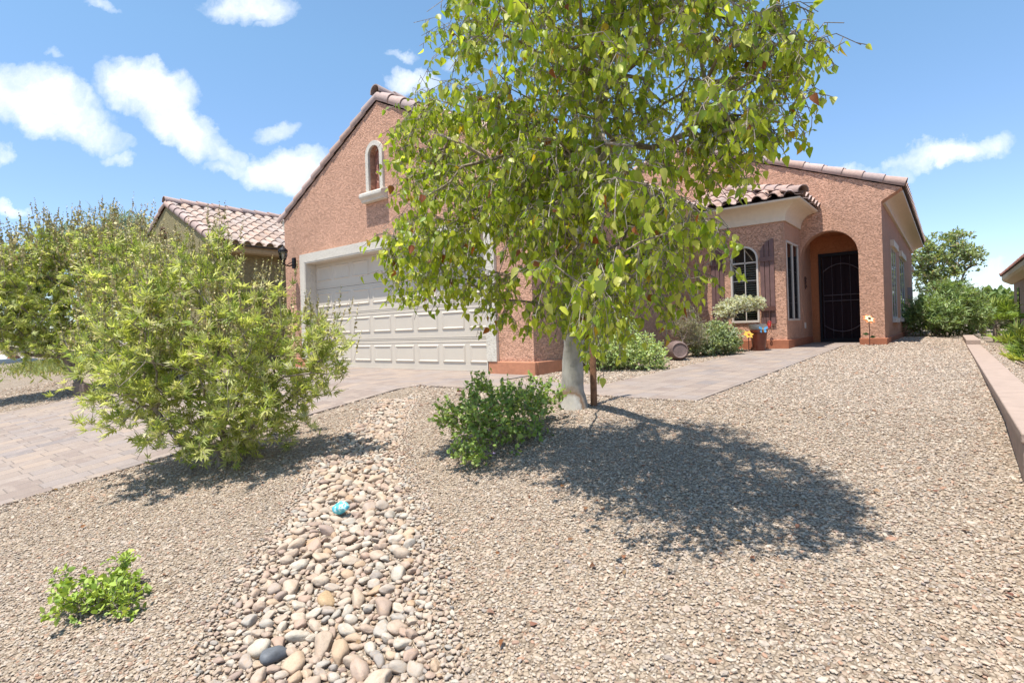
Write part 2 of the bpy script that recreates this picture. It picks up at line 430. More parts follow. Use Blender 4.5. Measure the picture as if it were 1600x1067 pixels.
def bark(name, c, c2, sc=14, stain=None):
    m, t, b, o = new_mat(name); v = oc(t)
    n = t.noise(t.vmath('MULTIPLY', v, (1, 1, .45)), sc, 6, .6)['Fac']
    c_ = t.ramp(n, [(.34, c2), (.56, c)])
    kn = t.vor(t.vmath('MULTIPLY', v, (1, 1, .8)), 6.5)['Distance']
    c_ = t.mix(t.ramp(kn, [(.07, (.85, .85, .85)), (.13, (0, 0, 0))]), c_, (.04, .03, .02)) if stain else c_
    sc2 = t.noise(t.vmath('MULTIPLY', v, (1, 1, 4)), 7, 3)['Fac']
    c_ = t.mix(t.ramp(sc2, [(.66, (0, 0, 0)), (.72, (.6, .6, .6))]), c_, tuple(x * .4 for x in c2))
    if stain:
        rr = t.math('SQRT', t.math('ADD', t.math('POWER', t.vmath('DOT_PRODUCT', t.vmath('SUBTRACT', v, stain), tuple(R_)), 2.0), t.math('POWER', t.math('MULTIPLY', t.vmath('DOT_PRODUCT', t.vmath('SUBTRACT', v, stain), (0, 0, 1)), .8), 2.0)))
        rr = t.math('ADD', rr, t.math('MULTIPLY', t.math('SUBTRACT', t.noise(v, 25, 3)['Fac'], .5), .05))
        c_ = t.mix(t.ramp(rr, [(.075, (0, 0, 0)), (.10, (.8, .8, .8)), (.115, (.5, .5, .5)), (.15, (0, 0, 0))]), c_, (.22, .10, .03))
        c_ = t.mix(t.ramp(rr, [(.07, (.7, .7, .7)), (.095, (0, 0, 0))]), c_, (.60, .56, .50))
    t.l.new(c_, b.inputs['Base Color']); b.inputs['Roughness'].default_value = .85
    t.l.new(t.bump(n, .012), b.inputs['Normal']); return m
M_['bark_pale'] = bark('pale_bark', (.40, .365, .31), (.27, .245, .20), 14, (-2.51, 3.86, GZ(-2.53, 3.91) + .02))
M_['bark_limb'] = bark('limb_bark', (.30, .235, .17), (.15, .115, .08), 30)
M_['bark_grey'] = bark('grey_bark', (.30, .25, .20), (.14, .11, .09), 40)
M_['twig_dry'] = bark('dry_twigs', (.36, .29, .24), (.20, .15, .12), 40)
M_['leaf'] = leaf_mat('broad_leaf', .57, .42, .45, (1.25, 1.32, .45))
M_['leaf_v'] = leaf_mat('vitex_leaf', .5, .5, .45, (1.3, 1.3, .7))
M_['leaf_s'] = leaf_mat('shrub_leaf', .35, .6)
M_['spike'] = attr_mat('seed_spike', .9, .2, 60, 0)

# ------------------------------------------------------------------ ground
def build_ground():
    xs = np.concatenate([np.linspace(-900, -70, 18)[:-1], np.linspace(-70, -14, 60)[:-1], np.arange(-14, -5.6, .15), np.arange(-5.6, 1.2, .05), np.arange(1.2, 6, .3), np.linspace(6, 60, 30), np.linspace(80, 900, 14)])
    ys = np.concatenate([np.linspace(-400, -12, 20)[:-1], np.arange(-12, -1, .4), np.arange(-1, 6, .05), np.arange(6, 20, .3), np.linspace(20, 80, 40), np.linspace(100, 1500, 18)])
    X, Y = np.meshgrid(xs, ys); Z = gz(X, Y)
    # keep the gravel below the paved sheets
    pav = ((X > -11.2) & (X < -5.2) & (Y < 4.45)) | ((X > -10.9) & (X < -4.9) & (Y >= 4.4) & (Y < 6.2)) | ((X > -5.2) & (X < -1.66) & (Y > 4.45) & (Y < 5.2)) | ((X > -2.95) & (X < -1.66) & (Y > 5) & (Y < 14))
    Z = np.where(pav, Z - .05, Z)
    Z = np.where(~pav & (np.abs(X + 5.12) < .12) & (Y < 4.4), gz(X, Y, False) + .004, Z)
    ny, nx = X.shape; V = np.stack([X, Y, Z], -1).reshape(-1, 3)
    i = np.arange(ny - 1)[:, None] * nx + np.arange(nx - 1)[None]
    f = np.stack([i, i + 1, i + 1 + nx, i + nx], -1).reshape(-1, 4)
    o = link('ground', mesh_np('ground', V, [f], smooth=True), M_['gravel']); tag(o, kind='structure')
build_ground()

def paved(name, polys, step=.25):
    """sheet with a skirt, following the slope"""
    mb = MB()
    for poly in polys:
        p = [Vector((x, y, 0)) for x, y in poly]
        n = len(poly)
        top = [(x, y, float(gz(np.array([x]), np.array([y]), False)[0]) + .012) for x, y in poly]
        bot = [(x, y, z - .12) for x, y, z in top]
        mb.add(top + bot, [tuple(range(n)), tuple(range(n, 2 * n))[::-1]] + [(i, (i + 1) % n, n + (i + 1) % n, n + i) for i in range(n)])
    o = mb.build(name, M_['paver']); tag(o, kind='structure'); return o
paved('driveway', [[(-11.2, -4.9), (-5.2, -4.9), (-5.2, 4.2), (-11.2, 4.2)], [(-11.2, 4.2), (-5.2, 4.2), (-5.05, 4.45), (-11.2, 4.45)],
                   [(-11.2, 4.45), (-5.05, 4.45), (-5.05, 6.12), (-11.2, 6.12)]])
arcp = [(-5.05 + 0.0, 4.45)]
paved('walkway', [[(-5.05, 4.45), (-1.66, 4.45), (-1.66, 5.2), (-5.05, 5.2)], [(-5.05, 5.2), (-4.42, 5.2), (-4.42, 5.88), (-5.05, 5.88)],
                  [(-2.95, 5.2), (-1.66, 5.2), (-1.66, 12.95), (-2.95, 11.5)], [(-2.44, 12.012), (-1.66, 12.95), (-1.42, 12.95), (-1.42, 14.08), (-2.44, 14.08)]])
# far concrete street at the left
mb = MB()
st = [(-90, 9.8), (-29, 5.0), (-29.5, 3.2), (-90, -1)]
top = [(x, y, .10) for x, y in st]; mb.add(top + [(x, y, -.5) for x, y, z in top], [(0, 1, 2, 3), (7, 6, 5, 4), (0, 4, 5, 1), (1, 5, 6, 2), (2, 6, 7, 3), (3, 7, 4, 0)])
tag(mb.build('street', M_['concrete']), kind='structure')

# ------------------------------------------------------------------ stones
def stone_mesh(name, seed, sub, flat=.6, rough=.22, ang=.0, mat=None):
    bm = bmesh.new(); bmesh.ops.create_icosphere(bm, subdivisions=sub, radius=.5)
    r = random.Random(seed)
    dirs = [Vector((r.gauss(0, 1), r.gauss(0, 1), r.gauss(0, 1))).normalized() for _ in range(9)]
    offs = [r.uniform(.30, .46) for _ in dirs]
    for v in bm.verts:
        p = v.co.copy()
        for d, o in zip(dirs, offs):
            k = p.dot(d)
            if k > o: p -= d * (k - o) * (.75 + ang)
        f = 1 + rough * (math.sin(p.x * 5 + seed) * math.cos(p.y * 6 + seed * 2) * .5)
        v.co = Vector((p.x * f, p.y * f * .78, p.z * f * flat))
    me = bpy.data.meshes.new(name); bm.to_mesh(me); bm.free(); me.materials.append(mat)
    me.polygons.foreach_set('use_smooth', np.full(len(me.polygons), ang < .2, dtype=bool))
    return me

M_['chip'] = stone_mat('gravel_chip', [(0, (0.255, 0.180, 0.126)), (.12, (0.382, 0.288, 0.208)), (.3, (0.467, 0.361, 0.266)), (.5, (0.424, 0.345, 0.273)), (.66, (0.527, 0.434, 0.336)), (.8, (0.339, 0.281, 0.234)), (.9, (0.492, 0.369, 0.282)), (.97, (0.357, 0.201, 0.126)), (1, (0.238, 0.201, 0.179))])
M_['cobble'] = stone_mat('river_cobble', [(0, (0.426, 0.315, 0.237)), (.13, (0.492, 0.395, 0.303)), (.28, (0.410, 0.284, 0.215)), (.4, (0.508, 0.442, 0.352)), (.52, (0.369, 0.332, 0.288)), (.64, (0.452, 0.301, 0.187)), (.76, (0.526, 0.459, 0.373)), (.86, (0.329, 0.238, 0.194)), (.94, (0.477, 0.355, 0.259)), (1, (0.295, 0.268, 0.244))], .2, True)

def scatter(name, P, rot, scl, idx, protos, label=None, cat=None):
    """one 'stuff' object: geometry-node instances of loose stones on a point cloud"""
    me = bpy.data.meshes.new(name); me.vertices.add(len(P)); me.vertices.foreach_set('co', P.astype(np.float32).ravel())
    for nm, typ, arr, key in (('rot', 'FLOAT_VECTOR', rot, 'vector'), ('scl', 'FLOAT_VECTOR', scl, 'vector'), ('idx', 'INT', idx, 'value')):
        a = me.attributes.new(nm, typ, 'POINT'); a.data.foreach_set(key, (arr.astype(np.int32) if typ == 'INT' else arr.astype(np.float32)).ravel())
    o = bpy.data.objects.new(name, me); C.objects.link(o)
    col = bpy.data.collections.new(name + '_shapes')
    for i, pm in enumerate(protos): col.objects.link(bpy.data.objects.new('%s_shape_%02d' % (name, i), pm))
    ng = bpy.data.node_groups.new(name, 'GeometryNodeTree')
    ng.interface.new_socket('Geometry', in_out='INPUT', socket_type='NodeSocketGeometry'); ng.interface.new_socket('Geometry', in_out='OUTPUT', socket_type='NodeSocketGeometry')
    gi = ng.nodes.new('NodeGroupInput'); go = ng.nodes.new('NodeGroupOutput')
    ci = ng.nodes.new('GeometryNodeCollectionInfo'); ci.inputs['Collection'].default_value = col
    ci.inputs['Separate Children'].default_value = True; ci.inputs['Reset Children'].default_value = True
    ip = ng.nodes.new('GeometryNodeInstanceOnPoints'); ip.inputs['Pick Instance'].default_value = True
    def na(nm, ty):
        n = ng.nodes.new('GeometryNodeInputNamedAttribute'); n.data_type = ty; n.inputs[0].default_value = nm; return n.outputs[0]
    L = ng.links.new
    L(gi.outputs[0], ip.inputs['Points']); L(ci.outputs[0], ip.inputs['Instance'])
    L(na('idx', 'INT'), ip.inputs['Instance Index'])
    e2r = ng.nodes.new('FunctionNodeEulerToRotation'); L(na('rot', 'FLOAT_VECTOR'), e2r.inputs[0]); L(e2r.outputs[0], ip.inputs['Rotation'])
    L(na('scl', 'FLOAT_VECTOR'), ip.inputs['Scale']); L(ip.outputs[0], go.inputs[0])
    md = o.modifiers.new('scatter', 'NODES'); md.node_group = ng
    return tag(o, label, cat, kind='stuff')

def on_lot(a, b):
    ok = ((b < 4.45) & (a > -5.2)) | ((a > -1.66) & (b < 26) & (b > 4.4)) | ((a < -2.95) & (a > -4.35) & (b > 5.2) & (b < 11.5)) | ((a < -11.2) & (a > -16))
    ok &= ~((a > .24) & (a < .46)) 
    return ok

def build_gravel():
    pts = []
    for (d0, d1, sp) in ((.9, 3.6, .0105), (3.6, 5.5, .0135), (5.5, 9, .021), (9, 17, .036)):
        n = int((d1 - d0) * 2.3 * (d1 + .6) / sp ** 2)
        n = min(n, 1300000)
        D = rng.uniform(d0, d1, n); X = rng.uniform(-1.15, 1.15, n) * (d1 + .2)
        k = np.abs(X) < D * 1.03 + .5; D, X = D[k], X[k]
        a = cs * X - sn * D; b = sn * X + cs * D
        ok = on_lot(a, b); a, b = a[ok], b[ok]
        # jittered thinning: one stone per cell
        c = np.floor(a / sp).astype(np.int64) * 100003 + np.floor(b / sp).astype(np.int64)
        _, u = np.unique(c, return_index=True); pts.append(np.stack([a[u], b[u], np.full(len(u), sp / .0105)], 1))
    P = np.concatenate(pts); a, b = P[:, 0], P[:, 1]
    d, w = river_d(a, b); keep = (d > w * .75) | (rng.random(len(a)) < .28)
    fn = np.sin(a * 3.1 + 1.3 * np.sin(b * 2.3)) * np.sin(b * 3.7 + 1.1 * np.sin(a * 1.9)); keep &= rng.random(len(a)) > np.clip((fn - .55) * .5, 0, .3); P = P[keep]; a, b = P[:, 0], P[:, 1]
    n = len(a)
    z = gz(a, b) + rng.uniform(-.002, .006, n)
    rot = np.stack([rng.normal(0, .21, n), rng.normal(0, .21, n), rng.uniform(0, 6.28, n)], 1)
    s = np.clip(rng.lognormal(math.log(.0128), .34, n), .007, .034) * np.clip(P[:, 2], 1, 3) ** .8
    s *= np.where(rng.random(n) < .004, 1.9, 1)
    scl = np.stack([s * rng.uniform(.85, 1.35, n), s * rng.uniform(.8, 1.1, n), s * rng.uniform(.7, 1.15, n)], 1)
    protos = [stone_mesh('chip', 40 + i, 1, .5, .2, .25, M_['chip']) for i in range(8)]
    scatter('gravel_chips', np.stack([a, b, z], 1), rot, scl, rng.integers(0, 8, n), protos, 'angular tan and cream gravel covering the sloping yard', 'gravel')
    print('gravel', n)
build_gravel()

def build_river():
    protos = [stone_mesh('cobble', 5 + i, 3, .62, .26, .12, M_['cobble']) for i in range(10)]
    # dart throwing
    cell = {}; out = []
    def ok(a, b, r):
        ci, cj = int(a / .1), int(b / .1)
        for i in range(ci - 1, ci + 2):
            for j in range(cj - 1, cj + 2):
                for (x, y, q) in cell.get((i, j), ()):
                    if (x - a) ** 2 + (y - b) ** 2 < ((r + q) * .80) ** 2: return False
        return True
    rr = random.Random(3)
    seg = RIVER
    for (smin, smax, tries, edge) in ((.032, .046, 420, .85), (.021, .032, 5200, 1.0), (.013, .021, 16000, 1.2), (.008, .013, 34000, 1.5)):
        for _ in range(tries):
            i = rr.randrange(len(seg) - 1); f = rr.random()
            p = seg[i] * (1 - f) + seg[i + 1] * f; w = (RW[i] * (1 - f) + RW[i + 1] * f) * edge
            d = seg[i + 1] - seg[i]; d = d / np.hypot(*d); o = rr.uniform(-1, 1); o = o * (abs(o) ** .25 if edge > .9 else 1)
            a = p[0] - d[1] * o * w; b = p[1] + d[0] * o * w
            if b > 4.3 or a < -5.15: continue
            sz = rr.uniform(smin, smax) * (1.0 if b < 2.2 else .82)
            if not ok(a, b, sz): continue
            cell.setdefault((int(a / .1), int(b / .1)), []).append((a, b, sz)); out.append((a, b, sz))
    print('cobbles', len(out))
    dist = [(-(s / max(.6, -sn * a + cs * b)), a, b, s) for a, b, s in out if abs(cs * a + sn * b) < .98 * (-sn * a + cs * b) and (-sn * a + cs * b) > 1.45]
    dist.sort(); big = dist[:300]; bigset = {(a, b) for _, a, b, _ in big}
    rest = [(a, b, s) for a, b, s in out if (a, b) not in bigset]
    slate = plain('slate_cobble', (.11, .115, .125), .65, noise_amt=.15); ochre = plain('ochre_cobble', (.40, .27, .15), .7, noise_amt=.2)
    # pick the stones nearest to the two singled out in the photo
    def nearest(a0, b0): return min(big, key=lambda q: (q[1] - a0) ** 2 + (q[2] - b0) ** 2 - q[3] * .35)
    sl_, oc_ = nearest(-1.87, .98), nearest(-2.0, 1.22)
    for q in big:
        _, a, b, s = q
        me = protos[rr.randrange(10)]
        if q is sl_ or q is oc_:
            me = me.copy(); me.materials.clear(); me.materials.append(slate if q is sl_ else ochre); s = .044
        o = bpy.data.objects.new('river_cobble', me); C.objects.link(o)
        o.location = (a, b, GZ(a, b) + s * .24 + .004); o.rotation_euler = (rr.gauss(0, .28), rr.gauss(0, .28), rr.uniform(0, 6.28))
        k = s * 2.05; o.scale = (k * rr.uniform(1, 1.3), k * rr.uniform(.95, 1.15), k * rr.uniform(.75, 1.15))
        if q is sl_: tag(o, 'dark slate grey cobble, darkest stone of the dry river bed', 'stone', 'cobbles of the dry river bed')
        elif q is oc_: tag(o, 'large ochre cobble in the dry river bed above the dark slate stone', 'stone', 'cobbles of the dry river bed')
        else: tag(o, 'pale rounded cobble lying among its like in the dry river bed', 'stone', 'cobbles of the dry river bed')
    n = len(rest); A = np.array(rest); r2 = np.random.default_rng(5)
    P = np.stack([A[:, 0], A[:, 1], gz(A[:, 0], A[:, 1]) + A[:, 2] * .26 + .005], 1)
    rot = np.stack([r2.normal(0, .28, n), r2.normal(0, .28, n), r2.uniform(0, 6.28, n)], 1); k = A[:, 2] * 2.1
    scl = np.stack([k * r2.uniform(1, 1.35, n), k * r2.uniform(.9, 1.15, n), k * r2.uniform(.75, 1.15, n)], 1)
    scatter('small_cobbles', P, rot, scl, r2.integers(0, 10, n), protos, 'smaller pale pebbles filling the dry river bed', 'pebbles')
build_river()

# ------------------------------------------------------------------ roof tiles
def tile_cols(n, base=(.42, .30, .255), var=.16, r=rng):
    k = r.uniform(1 - var, 1 + var, (n, 1)); pink = r.uniform(-.03, .03, (n, 1))
    return np.clip(np.array(base)[None] * k + np.concatenate([pink, pink * 0, -pink * .6], 1), .02, 1)

def tile_field(org, u, s, U, Sl, inside=None, cw=.285, ch=.36, base=(.42, .30, .255)):
    """S-tiles on a roof plane. org eave corner, u along eave, s up the slope"""
    org, u, s = Vector(org), Vector(u).normalized(), Vector(s).normalized(); n = u.cross(s)
    if n.z < 0: n = -n
    nu, ns = int(round(U / cw)), int(math.ceil(Sl / ch)); cw = U / nu
    prof = [(0, .0), (.012, .04), (.05, .078), (.095, .09), (.14, .078), (.178, .04), (.19, .012), (.235, -.004), (.285, .0)]
    prof = [(x * cw / .285, h) for x, h in prof]; m = len(prof)
    V = []; Fq = []; Cc = []
    for j in range(ns):
        for i in range(nu):
            c = org + u * (i + .5) * cw + s * (j + .5) * ch
            if inside and not inside(c): continue
            b0 = len(V); L = min(ch * 1.12, Sl - j * ch + .02)
            dz = random.uniform(-.003, .003)
            for (lift, along) in ((.032 + dz, -.0), (.0 + dz, L), (.012 + dz, .0)):
                for x, h in prof: V.append(org + u * (i * cw + x) + s * (j * ch + along) + n * (h + lift))
            for q in range(m - 1): Fq.append((b0 + q, b0 + q + 1, b0 + m + q + 1, b0 + m + q)); Fq.append((b0 + 2 * m + q, b0 + 2 * m + q + 1, b0 + q + 1, b0 + q))
            cc = tile_cols(1, base)[0]; Cc += [cc] * (3 * m)
    return np.array([tuple(v) for v in V]), np.array(Fq), np.array(Cc)

def barrel_chain(p0, p1, nrm, r=.105, L=.38, span=200, base=(.44, .315, .27)):
    """overlapping barrel tiles from p0 (low) to p1 (high)"""
    p0, p1, nrm = Vector(p0), Vector(p1), Vector(nrm).normalized(); d = (p1 - p0); T = d.length; d.normalize(); side = d.cross(nrm).normalized(); nrm = side.cross(d)
    k = max(1, int(round(T / L))); L = T / k; V = []; Fq = []; Cc = []; m = 13
    for i in range(k):
        b0 = len(V)
        for (al, rr_, lift) in ((-.03, r * 1.08, .012), (L + .02, r * .92, -.004), (-.03, r * .93, .012)):
            for q in range(m):
                an = rad(90 - span / 2 + span * q / (m - 1))
                V.append(p0 + d * (i * L + al) + side * math.cos(an) * rr_ + nrm * (math.sin(an) * rr_ + lift))
        for q in range(m - 1): Fq.append((b0 + q, b0 + q + 1, b0 + m + q + 1, b0 + m + q)); Fq.append((b0 + 2 * m + q, b0 + 2 * m + q + 1, b0 + q + 1, b0 + q))
        Cc += [tile_cols(1, base)[0]] * (3 * m)
    return np.array([tuple(v) for v in V]), np.array(Fq), np.array(Cc)

def merge(name, parts, mat, parent=None, smooth=True):
    V, Fs, Cc = [], [], []; o = 0
    for v, f, c in parts:
        if not len(v): continue
        V.append(v); Fs.append(np.asarray(f) + o); Cc.append(c); o += len(v)
    sizes = {}
    for f in Fs: sizes.setdefault(f.shape[1], []).append(f)
    me = mesh_np(name, np.concatenate(V), [np.concatenate(x) for x in sizes.values()], np.concatenate(Cc), smooth)
    try: me.set_sharp_from_angle(angle=rad(50))
    except Exception: pass
    return link(name, me, mat, parent)

# ------------------------------------------------------------------ main house
house = empty('stucco_house', (-4.4, 9.0, 0), 'single storey terracotta stucco house with tiled gables and a two car garage', 'house')
GB = 5.9; GX0, GX1, GC, GP, GS = -10.85, -4.4, -7.63, 4.68, .487
gzw = GP - GS * (GX1 - GC)   # plate height at the right corner
mapF = lambda b0: (lambda u, v, d: (u, b0 + d, v))
niche = [(-7.87, 3.16), (-7.55, 3.16)] + arc(-7.71, 3.78, .16, 0, 180, 12)
outer = [(GX0, -.25), (-10.02, -.25), (-10.02, 2.13), (-5.195, 2.13), (-5.195, -.25), (GX1, -.25), (GX1, gzw), (GC, GP), (GX0, GP + GS * (GX0 - GC))]
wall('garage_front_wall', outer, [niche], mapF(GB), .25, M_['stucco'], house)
wz = gzw
mb = MB()
mb.prism([(6.15, -.25), (13.0, -.25), (13.0, wz), (6.15, wz)], lambda u, v, d: (d, u, v), GX1 - .2, GX1)
mb.prism([(6.15, -.25), (20, -.25), (20, wz), (6.15, wz)], lambda u, v, d: (d, u, v), GX0, GX0 + .2)
mb.build('garage_side_wall', M_['stucco'], house)
# niche back with relief ornament
mb = MB().box(-7.9, -7.5, 6.01, 6.10, 3.1, 4.0); mb.build('niche_back', plain('niche_paint', (.30, .12, .08), .8), house)
mb = MB()
for (x, z, r) in ((-7.71, 3.66, .075), (-7.71, 3.36, .06), (-7.77, 3.5, .03), (-7.65, 3.5, .03), (-7.71, 3.80, .03), (-7.71, 3.24, .03)):
    pts = [(x + r * math.cos(a_), 5.975, z + r * math.sin(a_)) for a_ in np.linspace(0, 2 * PI, 14)]
    mb.tube(pts, .014, 6, False)
mb.tube([(-7.71, 5.975, 3.2), (-7.69, 5.955, 3.4), (-7.73, 5.955, 3.55), (-7.71, 6.0, 3.85)], .02, 6)
mb.build('niche_ornament', plain('niche_relief', (.34, .15, .10), .6), house)
# niche surround
def band(path_in, path_out, b0, b1, mb):
    n = len(path_in); vs = [(x, b0, z) for x, z in path_in] + [(x, b0, z) for x, z in path_out] + [(x, b1, z) for x, z in path_in] + [(x, b1, z) for x, z in path_out]
    fs = []
    for i in range(n - 1):
        fs += [(i, i + 1, n + i + 1, n + i), (2 * n + i, 3 * n + i, 3 * n + i + 1, 2 * n + i + 1), (i, 2 * n + i, 2 * n + i + 1, i + 1), (n + i, n + i + 1, 3 * n + i + 1, 3 * n + i)]
    fs += [(0, n, 3 * n, 2 * n), (n - 1, 3 * n - 1, 4 * n - 1, 2 * n - 1)]
    mb.add(vs, fs)
mb = MB(); pin = [(-7.555, 3.16)] + arc(-7.71, 3.78, .155, 0, 180, 14) + [(-7.865, 3.16)]; pout = [(-7.475, 3.16)] + arc(-7.71, 3.78, .235, 0, 180, 14) + [(-7.945, 3.16)]
band(pin, pout, GB - .045, GB - .001, mb)
mb.build('niche_surround', M_['trim'], house)
mb = MB()
prof = [(0, 2.96), (.09, 2.965), (.10, 3.0), (.135, 3.03), (.15, 3.05), (.15, 3.10), (.13, 3.12), (0, 3.16)]
mb.prism([(d, z) for d, z in prof], lambda u, v, d: (d, GB - u, v), -8.02, -7.40); mb.build('niche_sill', M_['trim'], house, bevel=.008)
# garage trim surround
mb = MB(); mb.box(-10.20, -10.02, 5.845, 5.9 - .0005, .21, 2.13); mb.box(-5.195, -5.02, 5.845, 5.8995, .21, 2.13); mb.box(-10.20, -5.02, 5.845, 5.8995, 2.13, 2.30)
# reveal lining
mb.build('garage_surround', M_['trim'], house)
mb = MB(); mb.box(-10.018, -10.0, 5.85, 6.10, 0, 2.126); mb.box(-5.215, -5.197, 5.85, 6.10, 0, 2.126); mb.box(-10.0, -5.215, 5.85, 6.10, 2.108, 2.126)
mb.build('garage_reveal', M_['trim'], house)
# plinths
def plinth(name, segs, mat, z1=.21):
    mb = MB()
    for x0, x1, y0, y1 in segs: mb.box(x0, x1, y0, y1, -.3, z1)
    return mb.build(name, mat, house, bevel=.012)
plinth('garage_plinth', [(-10.89, -10.03, 5.855, 5.92)], M_['plinth'])
plinth('garage_plinth', [(-5.19, -4.355, 5.855, 5.92), (-4.42, -4.355, 5.925, 11.5)], M_['plinth'])
# roof over garage
def gable_roof(name, xc, zp, sl, x0, x1, y0, y1, parent, rake=True, base=(.42, .30, .255)):
    parts = []; n0 = math.hypot(1, sl)
    for sx, xe in ((-1, x0), (1, x1)):
        Sl = abs(xe - xc) * n0
        ze = zp - sl * abs(xe - xc)
        if sx > 0: parts.append(tile_field((xe, y0, ze), (0, 1, 0), (-1, 0, sl), y1 - y0, Sl, base=base))
        else: parts.append(tile_field((xe, y0, ze), (0, 1, 0), (1, 0, sl), y1 - y0, Sl, base=base))
    parts.append(barrel_chain((xc, y0 - .06, zp + .05), (xc, y1, zp + .05), (0, 0, 1), .12, .40))
    if rake:
        for xe in (x0, x1):
            d = 1 if xe > xc else -1; ze = zp - sl * abs(xe - xc)
            parts.append(barrel_chain((xe, y0 + .0, ze - .015), (xc, y0 + .0, zp - .005), (d * sl * .8, -.45, 1), .10, .37, 215))
    rf = merge(name, parts, M_['tile'], parent)
    mb = MB()
    mb.add([(x0, y0 + .14, zp - sl * abs(x0 - xc) - .03), (xc, y0 + .14, zp - .02), (x1, y0 + .14, zp - sl * abs(x1 - xc) - .03), (x0, y1, zp - sl * abs(x0 - xc) - .03), (xc, y1, zp - .02), (x1, y1, zp - sl * abs(x1 - xc) - .03)],
           [(0, 1, 4, 3), (1, 2, 5, 4)])
    mb.build('roof_deck', M_['under'], rf)
    return rf
gable_roof('garage_roof', GC, GP + .10, GS, GX0 - .16, GX1 + .32, GB + .055, 19, house)
def cornice(name, x, side, b0, b1, zt, parent, mat, w=.34, h=.27):
    """coved soffit along an eave running in y; side +1 faces +x"""
    n = 8; prof = [(0, zt - h), (.05, zt - h)] + [(.05 + (w - .09) * (1 - math.cos(rad(90 * i / n))), zt - h + .03 + (h - .08) * math.sin(rad(90 * i / n))) for i in range(n + 1)] + [(w, zt - .045), (w, zt), (0, zt)]
    return MB().prism(prof, lambda u, v, d: (x + side * (u + .001), d, v), b0, b1).build(name, mat, parent)
cornice('eave_cornice', GX1, 1, GB + .0, 12.98, gzw - .08, house, M_['cornice'])
cornice('eave_cornice', GX0, -1, GB + .0, 19, gzw - .0, house, M_['cornice'], .14, .2)
# garage door
door = MB()
def raised_door():
    b0 = 6.087; x0, x1 = -10.0, -5.215; n = 8; pitch = (x1 - x0) / n
    mb = MB()
    for r_ in range(4):
        z0 = .012 + r_ * .527; z1 = z0 + .520
        mb.box(x0, x1, b0, b0 + .04, z0, z1)
        # grooves between stiles read as thin raised lips
        mb.box(x0, x1, b0 - .004, b0 - .0005, z1 - .045, z1 - .032)
        mb.box(x0, x1, b0 - .004, b0 - .0005, z0 + .030, z0 + .040)
        for k in range(n):
            px0 = x0 + k * pitch + .045; px1 = px0 + pitch - .09; pz0 = z0 + .155; pz1 = z0 + .44
            # recessed moulding: outer lip proud, inner bevelled field
            o_ = [(px0, pz0), (px1, pz0), (px1, pz1), (px0, pz1)]
            i1 = [(px0 + .02, pz0 + .018), (px1 - .02, pz0 + .018), (px1 - .02, pz1 - .018), (px0 + .02, pz1 - .018)]
            i2 = [(px0 + .055, pz0 + .04), (px1 - .055, pz0 + .04), (px1 - .055, pz1 - .04), (px0 + .055, pz1 - .04)]
            vs = [(x, b0 - .0006, z) for x, z in o_] + [(x, b0 - .015, z) for x, z in i1] + [(x, b0 - .003, z) for x, z in i2]
            fs = []
            for q in range(4): fs += [(q, (q + 1) % 4, 4 + (q + 1) % 4, 4 + q), (4 + q, 4 + (q + 1) % 4, 8 + (q + 1) % 4, 8 + q)]
            fs.append((8, 9, 10, 11)); mb.add(vs, fs)
    return mb.build('garage_door', M_['door'], house)
gd = raised_door()
MB().box(-10.0, -5.215, 6.08, 6.12, -.01, .012).build('door_seal', M_['rubber_and_dark_fill'], gd)
MB().box(-10.0, -5.215, 6.135, 6.2, -.1, 2.3).build('garage_dark_panel', M_['rubber_and_dark_fill'], house)  # black panel painting the darkness of the garage behind the door

# --- bay with arched window
BX, BB = -2.47, 11.6; AB = 13.0; BPL = 2.64
bw = [(-3.475, .70), (-2.995, .70)] + arc(-3.235, 1.94, .24, 0, 180, 14)
wall('bay_front_wall', [(GX1, -.1), (BX, -.1), (BX, BPL), (GX1, BPL)], [bw], mapF(BB), .2, M_['stucco'], house)
slim = [(BB + .13, .69), (BB + 1.17, .69), (BB + 1.17, 2.24), (BB + .13, 2.24)]
wall('bay_side_wall', [(BB + .2, -.1), (AB + 1.15, -.1), (AB + 1.15, BPL), (BB + .2, BPL)], [[(BB + .21, .69), (BB + 1.17, .69), (BB + 1.17, 2.24), (BB + .21, 2.24)]], lambda u, v, d: (BX - d, u, v), .2, M_['stucco'], house)
plinth('bay_plinth', [(GX1 + .05, BX + .03, BB - .04, BB + .02), (BX - .02, BX + .03, BB + .025, AB + 1.0)], M_['plinth_dark'], .30)
